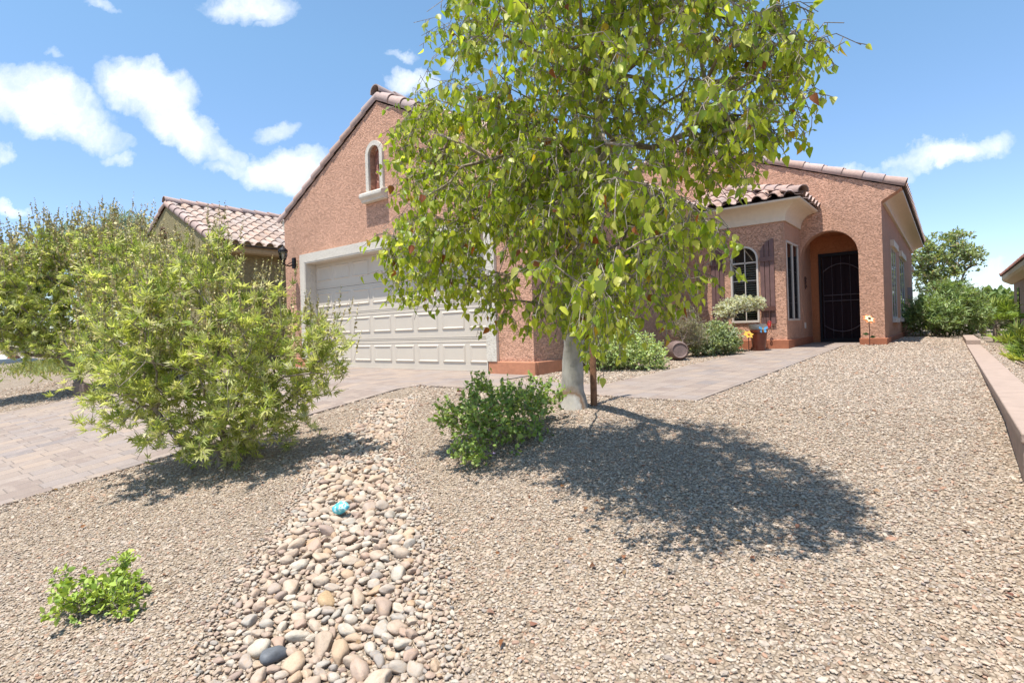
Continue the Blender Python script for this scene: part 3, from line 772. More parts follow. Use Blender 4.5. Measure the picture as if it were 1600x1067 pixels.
def window_arch():
    p = [(-3.0, .705)] + arc(-3.235, 1.94, .235, 0, 180, 16) + [(-3.47, .705)]
    q = [(-2.965, .66)] + arc(-3.235, 1.94, .27, 0, 180, 16) + [(-3.505, .66)]
    mb = MB(); band(p, q, BB - .02, BB + .06, mb); mb.box(-3.505, -2.965, BB - .025, BB + .06, .655, .70)
    mb.box(-3.243, -3.227, BB + .05, BB + .07, .70, 2.18); mb.box(-3.47, -3.0, BB + .05, BB + .07, 1.86, 1.89); mb.box(-3.47, -3.0, BB + .05, BB + .07, 1.50, 1.52)
    fr = mb.build('arched_window_frame', M_['white'], house)
    g = MB(); g.prism([(-3.0, .70)] + arc(-3.235, 1.94, .238, 0, 180, 16) + [(-3.47, .70)], lambda u, v, d: (u, d, v), BB + .075, BB + .08); g.build('glass', M_['clear'], fr)
    bl = MB()
    for i in range(24):
        z = .74 + i * .048
        bl.add([(-3.465, BB + .10, z), (-3.005, BB + .10, z), (-3.005, BB + .13, z + .022), (-3.465, BB + .13, z + .022)], [(0, 1, 2, 3)])
    bl.build('blinds', M_['blind'], fr)
    bl2 = MB().box(-3.7, -2.85, BB + .19, BB + .199, .6, 2.3); bl2.build('unlit_room_panel', M_['rubber_and_dark_fill'], fr)  # black sheet standing in for the unlit room behind the blinds
window_arch()
def window_slim():
    x = BX + .012; y0, y1, z0, z1 = BB + .13, BB + 1.17, .69, 2.24
    mb = MB()
    for a0, a1, c0, c1 in ((y0, y1, z0 - .02, z0 + .02), (y0, y1, z1 - .02, z1 + .02), (y0 - .02, y0 + .02, z0 - .02, z1 + .02), (y1 - .02, y1 + .02, z0 - .02, z1 + .02), ((y0 + y1) / 2 - .02, (y0 + y1) / 2 + .02, z0 + .02, z1 - .02)):
        mb.box(x - .03, x - .002, a0, a1, c0, c1)
    fr = mb.build('slim_window_frame', M_['white'], house)
    MB().box(x - .0285, x - .022, y0 + .03, y1 - .03, z0 + .03, z1 - .03).build('glass', M_['glass'], fr)
window_slim()
def shutter(x0, x1, right, b=BB):
    mb = MB(); n = 3; w = (x1 - x0) / n
    for i in range(n):
        a0 = x0 + i * w + .006; a1 = x0 + (i + 1) * w - .006
        def topz(x):
            tt = (x - x0) / (x1 - x0); tt = tt if not right else tt
            cxn = x1 if right else x0
            d = min(1, abs(x - cxn) / (x1 - x0 + .02)); return 1.88 + .42 * math.sqrt(max(0, 1 - d * d)) if True else 0
        xs = np.linspace(a0, a1, 5)
        poly = [(a0, .62), (a1, .62)] + [(x, topz(x)) for x in xs[::-1]]
        mb.prism(poly, lambda u, v, d: (u, d, v), b - .035, b - .001)
    for z in (.86, 1.86): mb.box(x0, x1, b - .055, b - .036, z, z + .09)
    o = mb.build('shutter', M_['wood_dark'], house); return o
shutter(-2.93, -2.66, True)
shutter(-3.90, -3.63, False)
# bay cornice and hip roof
def bay_roof():
    ov = .36; zt = 2.98; h = .36; n = 8
    prof = [(.0, zt - h), (.03, zt - h)] + [(.03 + (ov - .07) * (1 - math.cos(rad(90 * i / n))), zt - h + .03 + (h - .08) * math.sin(rad(90 * i / n))) for i in range(n + 1)] + [(ov, zt - .03), (ov, zt), (0.0, zt)]
    vs = []; fs = []; m = len(prof)
    for (k) in range(3):
        for u, v in prof:
            if k == 0: vs.append((GX1 + .002, BB - u - .002, v))
            elif k == 1: vs.append((BX + u + .002, BB - u - .002, v))
            else: vs.append((BX + u + .002, AB - .002, v))
    for k in range(2):
        for q in range(m): a_ = k * m + q; b_ = k * m + (q + 1) % m; fs.append((a_, b_, b_ + m, a_ + m))
    fs += [tuple(range(m)), tuple(range(2 * m, 3 * m))]
    MB().add(vs, fs).build('bay_cornice', M_['cornice'], house)
    sl_ = .40; x1 = BX + ov + .03; y0 = BB - ov - .03; z0 = zt + .015
    parts = [tile_field((GX1 + .01, y0, z0), (1, 0, 0), (0, 1, sl_), x1 - GX1 - .02, (AB - y0) * 1.077, inside=lambda c: (x1 - c.x) > (c.y - y0) - .10),
             tile_field((x1, AB - .0, z0), (0, -1, 0), (-1, 0, sl_), AB - y0, 1.9, inside=lambda c: (c.y - y0) > (x1 - c.x) - .10)]
    parts.append(barrel_chain((x1 + .02, y0 - .02, z0 + .05), (x1 - (AB - y0), AB, z0 + .05 + sl_ * (AB - y0)), (0, 0, 1), .105, .36))
    rf = merge('bay_roof', parts, M_['tile'], house)
    MB().add([(GX1, y0 + .02, z0 - .012), (x1 - .02, y0 + .02, z0 - .012), (x1 - .02, AB, z0 - .012), (x1 - (AB - y0), AB, z0 + sl_ * (AB - y0) - .02), (GX1, AB, z0 + sl_ * (AB - y0) - .02)],
             [(0, 1, 3, 4), (1, 2, 3), (0, 4, 3, 2, 1)]).build('roof_deck', M_['under'], rf)
bay_roof()
# --- entry wing
WX = -1.0; WC = -5.2; WS = .395; WZ = 3.33; WP = WZ + WS * (WX - WC); WE = 24.0
AX0, AX1 = -2.46, -1.41; ar = (AX1 - AX0) / 2; ac = (AX0 + AX1) / 2; spring = 2.0
arch_open = [(AX1, -.1), (AX1, spring)] + arc(ac, spring, ar, 0, 180, 20)[1:-1] + [(AX0, spring), (AX0, -.1)]
outer = [(AX0, -.1), (AX0, spring)] + arc(ac, spring, ar, 180, 0, 20)[1:-1] + [(AX1, spring), (AX1, -.1), (WX, -.1), (WX, 2.98), (WX + .335, 3.19), (WX + .335, WZ - WS * .335), (WC, WP), (-9.3, WP - WS * (WC + 9.3)), (-9.3, 2.4), (BX - .0, 2.4), (BX, -.1)]
wall('entry_wall', outer, [], mapF(AB), .30, M_['stucco'], house)
# porch inside
EZ = .15
pb = AB + 1.12
mb = MB(); mb.box(AX1, AX1 + .12, AB + .301, pb + .2, -.1, 2.75); mb.box(AX0 - .21, AX1 + .12, AB + .301, pb + .2, 2.56, 2.75)
mb.build('porch_side_wall', M_['stucco_plain'], house)
DX0, DX1, DZ = -2.31, -1.43, 2.17
mb = MB(); mb.box(AX0 - .08, DX0, pb, pb + .18, -.1, 2.559); mb.box(DX0, AX1 - .001, pb, pb + .18, DZ, 2.559); mb.box(DX1, AX1 - .001, pb, pb + .18, -.1, DZ - .001)
mb.build('porch_back_wall', M_['stucco_plain'], house)
sd = MB(); fw_ = .05
sd.box(DX0, DX0 + fw_, pb - .03, pb + .03, EZ, DZ); sd.box(DX1 - fw_, DX1, pb - .03, pb + .03, EZ, DZ); sd.box(DX0 + fw_, DX1 - fw_, pb - .03, pb + .03, DZ - .07, DZ); sd.box(DX0 + fw_, DX1 - fw_, pb - .03, pb + .03, EZ, EZ + .09)
secd = sd.build('security_door', M_['black'], house)
sb = MB(); xm0, xm1 = DX0 + fw_ + .04, DX1 - fw_ - .04; yb = pb - .015
for z in (1.22, 1.09): sb.tube([(xm0, yb, z), (xm1, yb, z)], .009, 6)
for x in np.linspace(xm0, xm1, 5): sb.tube([(x, yb, EZ + .1), (x, yb, DZ - .08)], .004, 5)
sb.tube([(x, yb - .004, 1.92 - .16 * ((x - (xm0 + xm1) / 2) / ((xm1 - xm0) / 2)) ** 2) for x in np.linspace(xm0, xm1, 12)], .010, 6)
sb.tube([(x, yb - .004, .40 + .14 * ((x - (xm0 + xm1) / 2) / ((xm1 - xm0) / 2)) ** 2) for x in np.linspace(xm0, xm1, 12)], .010, 6)
sb.build('bars', M_['bar'], secd)
MB().box(DX1 - fw_ - .035, DX1 - fw_ + .01, pb - .06, pb - .031, .95, 1.15).build('handle', M_['bar'], secd)
ed = MB().box(DX0 + fw_, DX1 - fw_, pb + .08, pb + .12, EZ, DZ - .01)
for zz in ((.3, .95), (1.05, 2.0)):
    for xx in np.linspace(DX0 + .12, DX1 - .38, 3): ed.box(xx, xx + .2, pb + .07, pb + .081, zz[0], zz[1])
ed.build('entry_door', M_['dark_door'], house)
MB().box(DX0 - .0, DX1, pb - .05, pb + .12, -.05, EZ).build('threshold', M_['rubber_and_dark_fill'], house)
plinth('entry_plinth', [(AX1 - .02, WX + .035, AB - .04, AB + .0), (WX, WX + .035, AB + .002, WE)], M_['plinth_dark'], .27)
# side wall with windows
wins = [(14.95, 16.3), (17.55, 19.3), (23.0, 23.6)]
holes = [[(a_, .66), (b_, .66), (b_, 2.28), (a_, 2.28)] for a_, b_ in wins[:2]]
wall('side_wall', [(AB + .3, -.1), (WE, -.1), (WE, WZ), (AB + .3, WZ)], holes, lambda u, v, d: (WX - d, u, v), .25, M_['stucco'], house)
for a_, b_ in wins[:2]:
    mb = MB(); x = WX + .012
    for q0, q1, c0, c1 in ((a_, b_, .66, .70), (a_, b_, 2.24, 2.28), (a_, a_ + .04, .70, 2.24), (b_ - .04, b_, .70, 2.24), ((a_ + b_) / 2 - .02, (a_ + b_) / 2 + .02, .70, 2.24)): mb.box(x - .05, x, q0, q1, c0, c1)
    fr = mb.build('side_window', M_['concrete'], house)
    MB().box(x - .03, x - .012, a_ + .04, b_ - .04, .70, 2.24).build('glass', M_['glass'], fr)
    hd = MB().box(WX + .001, WX + .07, a_ - .08, b_ + .08, 2.28, 2.42); hd.build('header_trim', M_['cornice'], fr)
    MB().box(WX + .001, WX + .06, a_ - .05, b_ + .05, .56, .66).build('sill', M_['concrete'], fr)
hd = MB().box(WX + .001, WX + .07, 23.0, 23.9, 2.28, 2.42).box(WX + .001, WX + .03, 23.02, 23.1, .6, 2.28).build('rear_trim', M_['cornice'], house)
MB().box(WX + .001, WX + .12, 20.9, 21.2, 1.25, 1.6).build('electric_box', plain('grey_box', (.32, .24, .24), .5), house)
mb = MB().box(-9.3, WX - .26, WE - .2, WE, -.1, WZ - .02); mb.build('rear_wall', M_['stucco'], house)
cornice('wing_cornice', WX, 1, AB + .301, WE + .3, WZ - .13, house, M_['cornice'], .34, .23)
# small return of the cornice on the front
gable_roof('wing_roof', WC, WP + .10, WS, -9.6, WX + .37, AB + .05, WE + .4, house, base=(.40, .285, .24))
# outlet and number plaque are parts of the house
MB().box(BX + .001, BX + .03, 13.18, 13.28, .50, .62).build('outlet_cover', M_['white'], house)

# things on the house
lamp = empty('wall_lamp', (-10.47, 5.88, 2.2), 'black carriage lantern with clear glass mounted beside the garage door', 'wall lamp')
MB().box(-10.52, -10.42, 5.855, 5.898, 2.06, 2.28).build('backplate', M_['black'], lamp, bevel=.01)
lx, ly = -10.42, 5.62
mb = MB().tube([(-10.47, 5.86, 2.14), (-10.46, 5.78, 2.10), (-10.44, 5.68, 2.11), (lx, ly, 2.16)], .013, 8)
mb.tube([(-10.47, 5.86, 2.20), (-10.46, 5.8, 2.17), (-10.45, 5.72, 2.12)], .008, 6); mb.build('bracket', M_['black'], lamp, smooth=True)
mb = MB().lathe([(.012, 2.12), (.02, 2.15), (.03, 2.17), (.055, 2.22), (.06, 2.225)], lx, ly, 0, 16); mb.build('lantern_base', M_['black'], lamp, smooth=True)
mb = MB().lathe([(.052, 2.226), (.075, 2.30), (.082, 2.36), (.08, 2.375)], lx, ly, 0, 12); mb.build('lantern_glass', M_['clear'], lamp)
mb = MB().lathe([(.09, 2.376), (.092, 2.40), (.08, 2.42), (.045, 2.455), (.02, 2.47), (.012, 2.49), (.016, 2.50), (.004, 2.53)], lx, ly, 0, 16); mb.build('lantern_cap', M_['black'], lamp, smooth=True)
mb = MB()
for k in range(6):
    an = k * PI / 3; mb.tube([(lx + .054 * math.cos(an), ly + .054 * math.sin(an), 2.222), (lx + .077 * math.cos(an), ly + .077 * math.sin(an), 2.30), (lx + .084 * math.cos(an), ly + .084 * math.sin(an), 2.377)], .004, 5)
mb.build('cage', M_['black'], lamp)
MB().tube([(lx, ly, 2.23), (lx, ly, 2.33)], .02, 8).build('bulb', M_['cream'], lamp)

pl = MB()
pts = [(BX + .02, 13.36 + .035 * math.sin(k * 1.7), 1.36 + k * .045) for k in range(7)]; pl.tube(pts, [.012, .03, .02, .032, .018, .028, .008], 7)
tag(pl.tube([(BX + .02, 13.30, 1.40), (BX + .02, 13.42, 1.52), (BX + .02, 13.31, 1.6)], .01, 6).build('wall_ornament', M_['rust'], None), 'small dark rusty ornament hanging beside the entry door', 'ornament')

# ------------------------------------------------------------------ left neighbour
nb = empty('neighbour_house', (-16, 9, 0), 'olive stucco neighbouring house with pinkish tiled gable at the left', 'house')
NX, NB_, NZ, NC, NS = -13.6, 5.5, 3.0, -16.2, .47
NP = NZ + NS * (NX - NC)
wall('gable_wall', [(-18.8, -.3), (NX, -.3), (NX, NZ), (NC, NP), (-18.8, NZ)], [], mapF(NB_), .2, M_['olive'], nb)
MB().box(NX - .2, NX, NB_ + .2, 20, -.3, NZ).build('side_wall', M_['olive'], nb)
MB().prism([(0, NZ - .26), (.30, NZ - .26), (.34, NZ - .2), (.34, NZ + .0), (0, NZ + .0)], lambda u, v, d: (NX + u + .001, d, v), NB_ + .02, 20).build('eave_cornice', M_['olive_trim'], nb)
gable_roof('roof', NC, NP + .10, NS, -19.2, NX + .42, NB_ + .04, 20, nb, base=(.42, .32, .265))
fo = MB()
for i, (dx, dz) in enumerate(((0, .12), (-.09, -.02), (.09, -.02))):
    fo.tube([(NC - .15 + dx, NB_ - .10, 3.52 + dz), (NC - .15 + dx, NB_ + .02, 3.52 + dz)], .055, 10)
fo.box(NC - .32, NC + .02, NB_ - .08, NB_ - .002, 3.40, 3.43); fo.build('gable_vents', M_['rust'], nb)

# ------------------------------------------------------------------ right neighbour
rb = empty('brown_house', (5, 20, -.4), 'brown stucco house with tiled eave at the right edge', 'house')
MB().box(2.2, 9, 8, 32, -.8, 2.2).build('wall', M_['brown_stucco'], rb)
MB().box(2.17, 2.199, 29.6, 30.3, .1, 1.75).build('window', M_['glass'], rb)
MB().prism([(0, 1.98), (.06, 1.98), (.30, 2.12), (.36, 2.2), (.36, 2.36), (0, 2.36)], lambda u, v, d: (2.2 - u - .001, d, v), 8, 32.4).build('eave_cornice', M_['olive_trim'], rb)
parts = [tile_field((1.82, 8, 2.38), (0, 1, 0), (1, 0, .35), 24.5, 3.9, base=(.34, .17, .13)), barrel_chain((1.82, 32.5, 2.42), (5.5, 32.5, 2.42 + 3.68 * .35), (0, .4, 1), .1, .37, base=(.36, .2, .16))]
rf = merge('roof', parts, M_['tile'], rb)
MB().add([(1.82, 8, 2.365), (5.5, 8, 3.65), (5.5, 32.5, 3.65), (1.82, 32.5, 2.365), (9.2, 8, 2.365), (9.2, 32.5, 2.365)], [(0, 1, 2, 3), (1, 4, 5, 2), (0, 3, 5, 4)]).build('roof_deck', M_['under'], rf)

# ------------------------------------------------------------------ retaining wall
rw = empty('retaining_wall', (.33, 8, 0), 'low pinkish block retaining wall with stepped cap along the right side', 'wall')
mb = MB(); y = 3.35; i = 0
while y < 13.4:
    L = .40; x0, x1 = .245 + random.uniform(-.004, .004), .43 + random.uniform(-.004, .004)
    mb.box(x0, x1, y + .002, y + L - .002, -.35, .06); y += L
mb.build('block_course', M_['blockwall'], rw, bevel=.006)
mb = MB().box(.238, .438, 3.34, 13.45, .061, .112); mb.build('cap', M_['blockwall'], rw, bevel=.008)
mb = MB().box(.235, .44, 13.46, 17.0, -.2, .20); mb.build('upper_step', M_['blockwall'], rw, bevel=.01)
mb = MB()
for y in (2.95, 2.55, 2.15, 1.75): mb.box(.245, .44, y - .0, y + .385, -.7, -.02 - (3.0 - y) * .12)
mb.build('lower_step', M_['blockwall'], rw, bevel=.01)

# ------------------------------------------------------------------ plants
def cam2w(X, D, z): return np.array([cs * X - sn * D, sn * X + cs * D, z])

def heart():
    V = np.array([(0, 0, 0), (-.26, .06, .05), (-.36, .28, .09), (-.24, .6, .05), (0, 1.05, -.06), (.24, .6, .05), (.36, .28, .09), (.26, .06, .05), (0, .28, -.0), (0, .62, -.02)], float)
    T = np.array([(0, 8, 1), (1, 8, 2), (2, 8, 3), (8, 9, 3), (9, 4, 3), (0, 7, 8), (7, 6, 8), (6, 5, 8), (8, 5, 9), (9, 5, 4)]); return V, T
def lance(w=.13, droop=-.08):
    V = np.array([(0, 0, 0), (-w, .42, .03), (0, 1, droop), (w, .42, .03), (0, .45, -.015)], float)
    T = np.array([(0, 4, 1), (1, 4, 2), (0, 3, 4), (3, 2, 4)]); return V, T
def palmate(k=5, v=0):
    Vs, Ts = [], []; o = 0
    A_ = [(-80, -41, 3, 38, 74), (-52, -22, 8, 44, 90), (-95, -30, -6, 25, 58)][v]; L_ = [(.5, .86, 1, .9, .6), (.75, 1, .82, .95, .45), (.4, .92, .8, 1, .7)][v]
    for an, L in zip(A_, L_):
        V, T = lance(.10, -.10); V = V * L; V[:, 2] -= .06 * (np.abs(an) / 78) * V[:, 1]; c, s = math.cos(rad(an)), math.sin(rad(an))
        V = np.stack([V[:, 0] * c + V[:, 1] * s, -V[:, 0] * s + V[:, 1] * c, V[:, 2]], 1); Vs.append(V); Ts.append(T + o); o += len(V)
    return np.concatenate(Vs), np.concatenate(Ts)
def oval(w=.3):
    V = np.array([(0, 0, 0), (-w, .3, .05), (-w * .8, .7, .04), (0, 1, -.03), (w * .8, .7, .04), (w, .3, .05), (0, .5, 0)], float)
    T = np.array([(0, 6, 1), (1, 6, 2), (2, 6, 3), (3, 6, 4), (4, 6, 5), (5, 6, 0)]); return V, T

def unit(v): return v / np.maximum(np.linalg.norm(v, axis=-1, keepdims=True), 1e-9)
def leaves(tpl, P, d, nrm, size, col):
    V, T = tpl; d = unit(d); x = unit(np.cross(d, nrm)); n = np.cross(x, d)
    g = np.random.default_rng(len(P)); wf = g.uniform(.72, 1.12, (len(P), 1, 1)); zf = g.uniform(.1, 2.6, (len(P), 1, 1)) * np.where(g.random((len(P), 1, 1)) < .25, -1, 1)
    W = P[:, None] + size[:, None, None] * (wf * V[None, :, :1] * x[:, None] + V[None, :, 1:2] * d[:, None] + zf * V[None, :, 2:3] * n[:, None])
    k = len(V); Fc = (T[None] + np.arange(len(P))[:, None, None] * k).reshape(-1, 3)
    return W.reshape(-1, 3), Fc, np.repeat(col, k, 0)
def palette(n, cols, w, r, jit=.15):
    cols = np.array(cols); idx = r.choice(len(cols), n, p=np.array(w) / sum(w)); c = cols[idx] * r.uniform(1 - jit, 1 + jit, (n, 1)); return np.clip(c + r.normal(0, .008, (n, 3)), .005, 1)

def sample_blobs(blobs, n, r, shell=.45):
    w = np.array([b[3] * b[4] * b[5] for b in blobs]) ** .8; w = w / w.sum(); out = []
    for b, k in zip(blobs, (w * n).astype(int) + 1):
        v = unit(r.normal(size=(k, 3))); rr = r.random((k, 1)) ** shell
        if len(b) > 6: pass
        e = v * rr * np.array(b[3:6]); c = np.array(b[:3]); out.append(c + e)
    return np.concatenate(out)
def cam_blob(X, D, z, rx, rd, rz):
    return (X, D, z, rx, rd, rz)
def blobs_to_world(P): return np.stack([cs * P[:, 0] - sn * P[:, 1], sn * P[:, 0] + cs * P[:, 1], P[:, 2]], 1)

def grow(base, targets, step=.12, r=None, sag=.0, jit=.02, tip=.003, pw=2.3, pathw=.35, rmax=None):
    """connect targets to a trunk polyline, nearest first; returns node arrays"""
    pos = [np.array(p, float) for p in base]; par = [-1] + list(range(len(base) - 1)); pl_ = [0.0]
    for i in range(1, len(base)): pl_.append(pl_[-1] + np.linalg.norm(pos[i] - pos[i - 1]))
    top = pos[-1]; order = np.argsort(np.linalg.norm(targets - top, axis=1)); ends = []
    A = np.zeros((60000, 3)); A[:len(pos)] = pos; PLn = np.zeros(60000); PLn[:len(pos)] = pl_; n = len(pos); start_ok = max(1, int(len(base) * .45))
    for ti in order:
        T = targets[ti]; d = np.linalg.norm(A[start_ok:n] - T, axis=1) + pathw * PLn[start_ok:n]
        k = int(np.argmin(d)) + start_ok; p = A[k].copy(); L = np.linalg.norm(T - p); m = max(1, int(L / step)); prev = k
        for i in range(1, m + 1):
            f = i / m; q = p * (1 - f) + T * f; q[2] += sag * L * 4 * f * (1 - f)
            if i < m: q = q + r.normal(0, jit, 3)
            A[n] = q; PLn[n] = PLn[prev] + L / m; par.append(prev); prev = n; n += 1
        ends.append(prev)
    A = A[:n]; par = np.array(par); load = np.zeros(n); load[ends] = 1
    for i in range(n - 1, 0, -1): load[par[i]] += load[i]
    rd_ = tip * np.maximum(load, 1) ** (1 / pw)
    if rmax: rd_ = rd_ * min(1, rmax / rd_.max())
    return A, par, rd_, np.array(ends)

def tubes(A, par, rd_, sides=5, minr=0):
    idx = np.array([i for i in range(len(par)) if par[i] >= 0 and rd_[i] >= minr])
    p0, p1 = A[par[idx]], A[idx]; r0, r1 = rd_[par[idx]], rd_[idx]; r0 = np.minimum(r0, r1 * 1.6)
    d = unit(p1 - p0); up = np.tile(np.array([[.11, .21, 1.0]]), (len(d), 1)); x = unit(np.cross(d, up)); y = np.cross(d, x)
    an = np.arange(sides) * 2 * PI / sides; ring = x[:, None] * np.cos(an)[None, :, None] + y[:, None] * np.sin(an)[None, :, None]
    V = np.concatenate([p0[:, None] - d[:, None] * r0[:, None, None] * .2 + ring * r0[:, None, None], p1[:, None] + ring * r1[:, None, None]], 1).reshape(-1, 3)
    k = np.arange(sides); f = np.stack([k, (k + 1) % sides, (k + 1) % sides + sides, k + sides], 1); Fq = (f[None] + np.arange(len(idx))[:, None, None] * 2 * sides).reshape(-1, 4)
    return V, Fq, np.ones((len(V), 3)) * .5
def twig_tubes(P0, P1, r0, sides=3):
    n = len(P0); A = np.empty((2 * n, 3)); A[0::2] = P0; A[1::2] = P1; par = np.full(2 * n, -1); par[1::2] = np.arange(n) * 2
    return tubes(A, par, np.full(2 * n, r0), sides)

# --- the shade tree
def shade_tree():
    r = np.random.default_rng(21)
    bx, by = -2.53, 3.91; bz = GZ(bx, by)
    root = empty('shade_tree', (bx, by, bz), 'leafy tree with pale trunk and hanging heart shaped leaves in the gravel yard', 'tree')
    tr = [(.505, 4.64, bz - .05), (.50, 4.63, .12), (.505, 4.60, .35), (.52, 4.50, .65), (.53, 4.36, .95), (.55, 4.16, 1.2), (.58, 3.92, 1.45), (.60, 3.66, 1.75), (.62, 3.42, 2.1), (.64, 3.22, 2.5), (.62, 3.05, 2.9)]
    base = [cam2w(*p) for p in tr]
    blobs = [(.64, 3.1, 2.2, .92, .95, 1.15), (.66, 3.1, 3.2, .82, .9, .85), (.58, 3.05, 1.18, .58, .8, .46), (.0, 3.5, 1.35, .66, .6, .50), (-.42, 3.7, 1.12, .50, .38, .22), (-.25, 3.6, 1.6, .45, .4, .35),
             (-.40, 3.8, 1.98, .42, .35, .26), (-.15, 3.7, 2.0, .42, .4, .32), (1.25, 2.9, 2.2, .36, .5, .72), (1.45, 2.9, 2.15, .16, .2, .3), (.70, 2.95, .92, .30, .35, .20), (.40, 3.9, .88, .30, .35, .30), (.66, 3.1, .85, .40, .45, .24), (.98, 2.9, 1.55, .20, .35, .26), (1.12, 2.9, 1.62, .26, .3, .22), (-.55, 3.75, 1.25, .25, .25, .2), (.90, 3.0, 1.15, .26, .35, .26), (-.35, 3.7, 1.85, .3, .3, .2),
             (-.05, 3.7, .92, .40, .35, .16), (1.28, 2.9, 1.78, .24, .3, .16), (.25, 3.3, 1.7, .6, .5, .6), (.3, 3.2, 2.4, .7, .6, .6)]
    Tc = sample_blobs(blobs, 1050, r, .40); nz = np.sin(Tc[:, 0] * 7.1 + 2 * np.sin(Tc[:, 2] * 3.3)) * np.sin(Tc[:, 2] * 8.3 + 1.5 * np.sin(Tc[:, 1] * 4.1)) * np.sin(Tc[:, 1] * 6.3 + 1.1); Tc = Tc[(nz > -.15) | (Tc[:, 0] < -.35)]; kk = np.interp(Tc[:, 0] / Tc[:, 1], [-.2, 0, .22, .5], [.97, .92, .83, .72])[:, None]; Tc = (Tc - (0, 0, ZC)) * kk + (0, 0, ZC)
    T = blobs_to_world(Tc)
    A, par, rd_, ends = grow(base, T, .13, r, .03, .012, .0026, 2.25, .28, .075)
    # limbs
    merge('limbs', [tubes(A[:], par, np.where(np.arange(len(A)) < len(base), 0, rd_), 6, .0001)], M_['bark_limb'], root, True)
    # trunk: own lathe-like tube with flare
    rr0 = [.135, .100, .088, .081, .077, .072, .062, .05, .04, .03, .018]; P = []; rr_ = []
    for i in range(len(base) - 1):
        for f in (0, .25, .5, .75): P.append(base[i] * (1 - f) + base[i + 1] * f); rr_.append(rr0[i] * (1 - f) + rr0[i + 1] * f)
    mb = MB(); mb.tube([tuple(p) for p in P], rr_, 18); mb.v = [tuple(np.array(v) + .006 * np.array([math.sin(v[2] * 17 + v[0] * 30), math.cos(v[2] * 13 + v[1] * 25), 0])) for v in mb.v]; mb.build('trunk', M_['bark_pale'], root, smooth=True)
    # twigs and leaves
    Lp, Ld, P0, P1 = [], [], [], []
    cen = cam2w(.55, 2.75, 1.8)
    for e in ends:
        p = A[e]; out_ = unit(p - cen)
        ke = np.interp(cs * p[0] + sn * p[1], [-.3, .4, 1.1], [1.0, .9, .62])
        for k in range(r.integers(4, 7)):
            d = unit(out_ * .5 + r.normal(0, .7, 3) + np.array([0, 0, -.12])); L = r.uniform(.10, .26) * ke
            q = p + d * L * .55; q2 = q + unit(d + np.array([0, 0, -.9])) * L * .6
            P0 += [p, q]; P1 += [q, q2]
            for s_ in range(r.integers(4, 10)):
                f = r.uniform(.15, 1.0); a_ = p * (1 - 2 * f) + q * 2 * f if f < .5 else q * (2 - 2 * f) + q2 * (2 * f - 1)
                dd = r.normal(0, .42, 3); dd[2] = -1.0 + r.normal(0, .32)
                dd = unit(dd); pet = unit(dd * .5 + r.normal(0, .5, 3)) * r.uniform(.015, .04)
                P0.append(a_); P1.append(a_ + pet); Lp.append(a_ + pet); Ld.append(dd)
    Lp, Ld = np.array(Lp), np.array(Ld); n = len(Lp); print('leaves', n)
    nrm = r.normal(0, 1, (n, 3)); nrm[:, 2] *= .4
    kl = np.interp(cs * Lp[:, 0] + sn * Lp[:, 1], [-.3, .4, 1.1], [1.0, .95, .74])
    col = palette(n, [(.38, .44, .055), (.26, .35, .045), (.50, .54, .085), (.64, .63, .17), (.55, .36, .04), (.30, .10, .03)], [32, 22, 30, 16, 1.0, .8], r, .2)
    V, Fc, Cc = leaves(heart(), Lp, Ld, nrm, kl * np.clip(r.normal(.043, .010, n), .020, .066), col)
    me = mesh_np('leaves', V, [Fc], Cc, True); cr = link('crown', me, M_['leaf'], root)
    merge('twigs', [twig_tubes(np.array(P0), np.array(P1), .0016)], M_['bark_grey'], cr, False)
shade_tree()
# stake
stx, sty = -2.40, 4.06; sz = GZ(stx, sty)
mb = MB().tube([(stx, sty, sz - .1), (stx + .005, sty, sz + .8), (stx + .02, sty + .01, sz + 1.75)], [.030, .029, .028], 10)
tag(mb.build('tree_stake', M_['wood'], smooth=True), 'round brown wooden stake standing beside the pale tree trunk', 'stake')

def spikes(P, d, L, r, rad_=.006, cols=((.50, .40, .18), (.58, .50, .26), (.36, .34, .12))):
    """flower/seed spikes: small bracts around an axis"""
    Vt, T = oval(.5); k = 16; n = len(P)
    f = np.tile(np.linspace(0, 1, k), n); PP = np.repeat(P, k, 0) + np.repeat(d, k, 0) * (f * np.repeat(L, k))[:, None]
    sd_ = unit(np.repeat(d, k, 0) * .8 + r.normal(0, .8, (n * k, 3))); 
    return leaves((Vt, T), PP, sd_, r.normal(0, 1, (n * k, 3)), (1.05 - f * .6) * rad_ * 2.2, palette(n * k, cols, [1] * len(cols), r))

